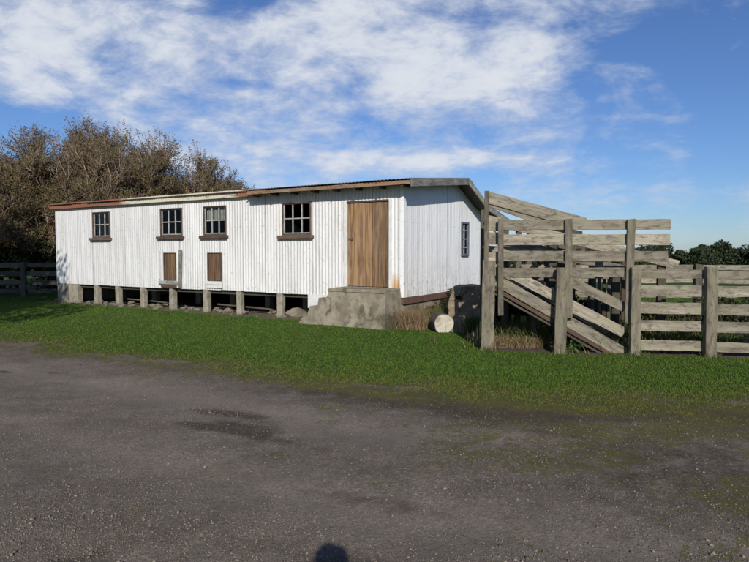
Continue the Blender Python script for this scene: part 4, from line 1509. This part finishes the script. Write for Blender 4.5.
# dark rail fence at the left
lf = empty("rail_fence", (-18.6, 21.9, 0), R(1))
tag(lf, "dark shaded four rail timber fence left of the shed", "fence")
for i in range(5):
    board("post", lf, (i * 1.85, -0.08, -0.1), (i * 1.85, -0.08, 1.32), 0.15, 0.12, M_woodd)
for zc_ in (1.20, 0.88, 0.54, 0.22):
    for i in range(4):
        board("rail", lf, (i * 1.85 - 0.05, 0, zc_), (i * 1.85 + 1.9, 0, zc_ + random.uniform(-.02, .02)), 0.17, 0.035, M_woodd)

# ------------------------------------------------------------ the photographer, whose shadow falls on the drive
def photographer():
    root = empty("person", (0, -0.20, 0))
    tag(root, "person in dark clothes holding up a camera, casting the head shaped shadow", "person")
    J = {  # joint: position, radius
        'pelvis': ((0, -.10, 0.95), .15), 'waist': ((0, -.10, 1.10), .135), 'chest': ((0, -.11, 1.30), .155), 'neckb': ((0, -.10, 1.47), .075), 'neck': ((0, -.08, 1.53), .055),
        'hl': ((-.10, -.10, .90), .10), 'kl': ((-.12, -.08, .50), .065), 'al': ((-.13, -.12, .09), .045), 'tl': ((-.15, .05, .04), .035),
        'hr': ((.10, -.10, .90), .10), 'kr': ((.12, -.08, .50), .065), 'ar': ((.13, -.12, .09), .045), 'tr': ((.15, .05, .04), .035),
        'sl': ((-.19, -.11, 1.41), .065), 'el': ((-.24, .02, 1.22), .045), 'wl': ((-.085, .135, 1.54), .028),
        'sr': ((.19, -.11, 1.41), .065), 'er': ((.24, .02, 1.22), .045), 'wr': ((.085, .135, 1.54), .028)}
    E = [('pelvis', 'waist'), ('waist', 'chest'), ('chest', 'neckb'), ('neckb', 'neck'), ('pelvis', 'hl'), ('hl', 'kl'), ('kl', 'al'), ('al', 'tl'), ('pelvis', 'hr'), ('hr', 'kr'), ('kr', 'ar'), ('ar', 'tr'),
         ('chest', 'sl'), ('sl', 'el'), ('el', 'wl'), ('chest', 'sr'), ('sr', 'er'), ('er', 'wr')]
    names = list(J)
    me = bpy.data.meshes.new("body")
    me.from_pydata([J[k][0] for k in names], [(names.index(a), names.index(b)) for a, b in E], [])
    body = link("body", me, simple_mat("dark_clothes", (0.04, 0.045, 0.06), (0.03, 0.03, 0.04), 20, 0.9, 0.2, 0.005), root)
    sk = body.modifiers.new("skin", 'SKIN')
    for i, k in enumerate(names):
        r_ = J[k][1]
        me.skin_vertices[0].data[i].radius = (r_, r_ * (0.75 if k in ('pelvis', 'waist', 'chest') else 1))
    me.skin_vertices[0].data[0].use_root = True
    sub = body.modifiers.new("sub", 'SUBSURF')
    sub.levels = sub.render_levels = 2
    skin = simple_mat("skin", (0.45, 0.28, 0.2), (0.4, 0.24, 0.17), 10, 0.6, 0)
    bm = bmesh.new()
    bmesh.ops.create_uvsphere(bm, u_segments=20, v_segments=16, radius=1)
    for v_ in bm.verts:
        c = v_.co
        c.x *= 0.078 * (1 - 0.12 * max(0, -c.z))
        c.y *= 0.098
        c.z *= 0.118
        if c.y > 0.07 and abs(c.x) < 0.02 and -0.05 < c.z < 0.02:
            c.y += 0.02
    me = bpy.data.meshes.new("head")
    bm.to_mesh(me)
    bm.free()
    hd_ = link("head", me, skin, root)
    hd_.location = (0, -.03, 1.655)
    bm = bmesh.new()
    bmesh.ops.create_uvsphere(bm, u_segments=20, v_segments=16, radius=1)
    bmesh.ops.delete(bm, geom=[v_ for v_ in bm.verts if v_.co.z < -0.3 or (v_.co.y > 0.55 and v_.co.z < 0.45)], context='VERTS')
    for v_ in bm.verts:
        v_.co = Vector((v_.co.x * 0.088, v_.co.y * 0.108, v_.co.z * 0.128))
    me = bpy.data.meshes.new("hair")
    bm.to_mesh(me)
    bm.free()
    hr = link("hair", me, simple_mat("hair", (0.05, 0.03, 0.02), (0.03, 0.02, 0.015), 30, 0.7, 0.2, 0.004), root)
    hr.location = (0, -.035, 1.665)
    for s_ in (-1, 1):
        V = [(s_ * .085, .135, 1.54), (s_ * .078, .15, 1.60)]
        rad = [.026, .032]
        Ed = [(0, 1)]
        for k in range(4):
            b = len(V)
            V += [(s_ * (.066 + .001 * k), .165, 1.615 + .017 * k), (s_ * .050, .180, 1.617 + .016 * k), (s_ * .030, .183, 1.617 + .015 * k)]
            rad += [.0085, .008, .0065]
            Ed += [(1, b), (b, b + 1), (b + 1, b + 2)]
        b = len(V)
        V += [(s_ * .065, .145, 1.60), (s_ * .045, .150, 1.605)]
        rad += [.010, .008]
        Ed += [(1, b), (b, b + 1)]
        me = bpy.data.meshes.new("hand")
        me.from_pydata(V, Ed, [])
        h_ = link("hand", me, skin, root)
        h_.modifiers.new("skin", 'SKIN')
        for i, r_ in enumerate(rad):
            me.skin_vertices[0].data[i].radius = (r_, r_)
        me.skin_vertices[0].data[0].use_root = True
        sb = h_.modifiers.new("sub", 'SUBSURF')
        sb.levels = sb.render_levels = 1
    cm = MB().box(-.05, .05, -.048, -.022, 1.62, 1.685).build("compact_camera", simple_mat("camera_body", (0.03, 0.03, 0.03), (0.04, 0.04, 0.04), 5, 0.4, 0), None, 0.004)
    tag(cm, "small black compact camera held by the photographer at eye level", "camera")


photographer()
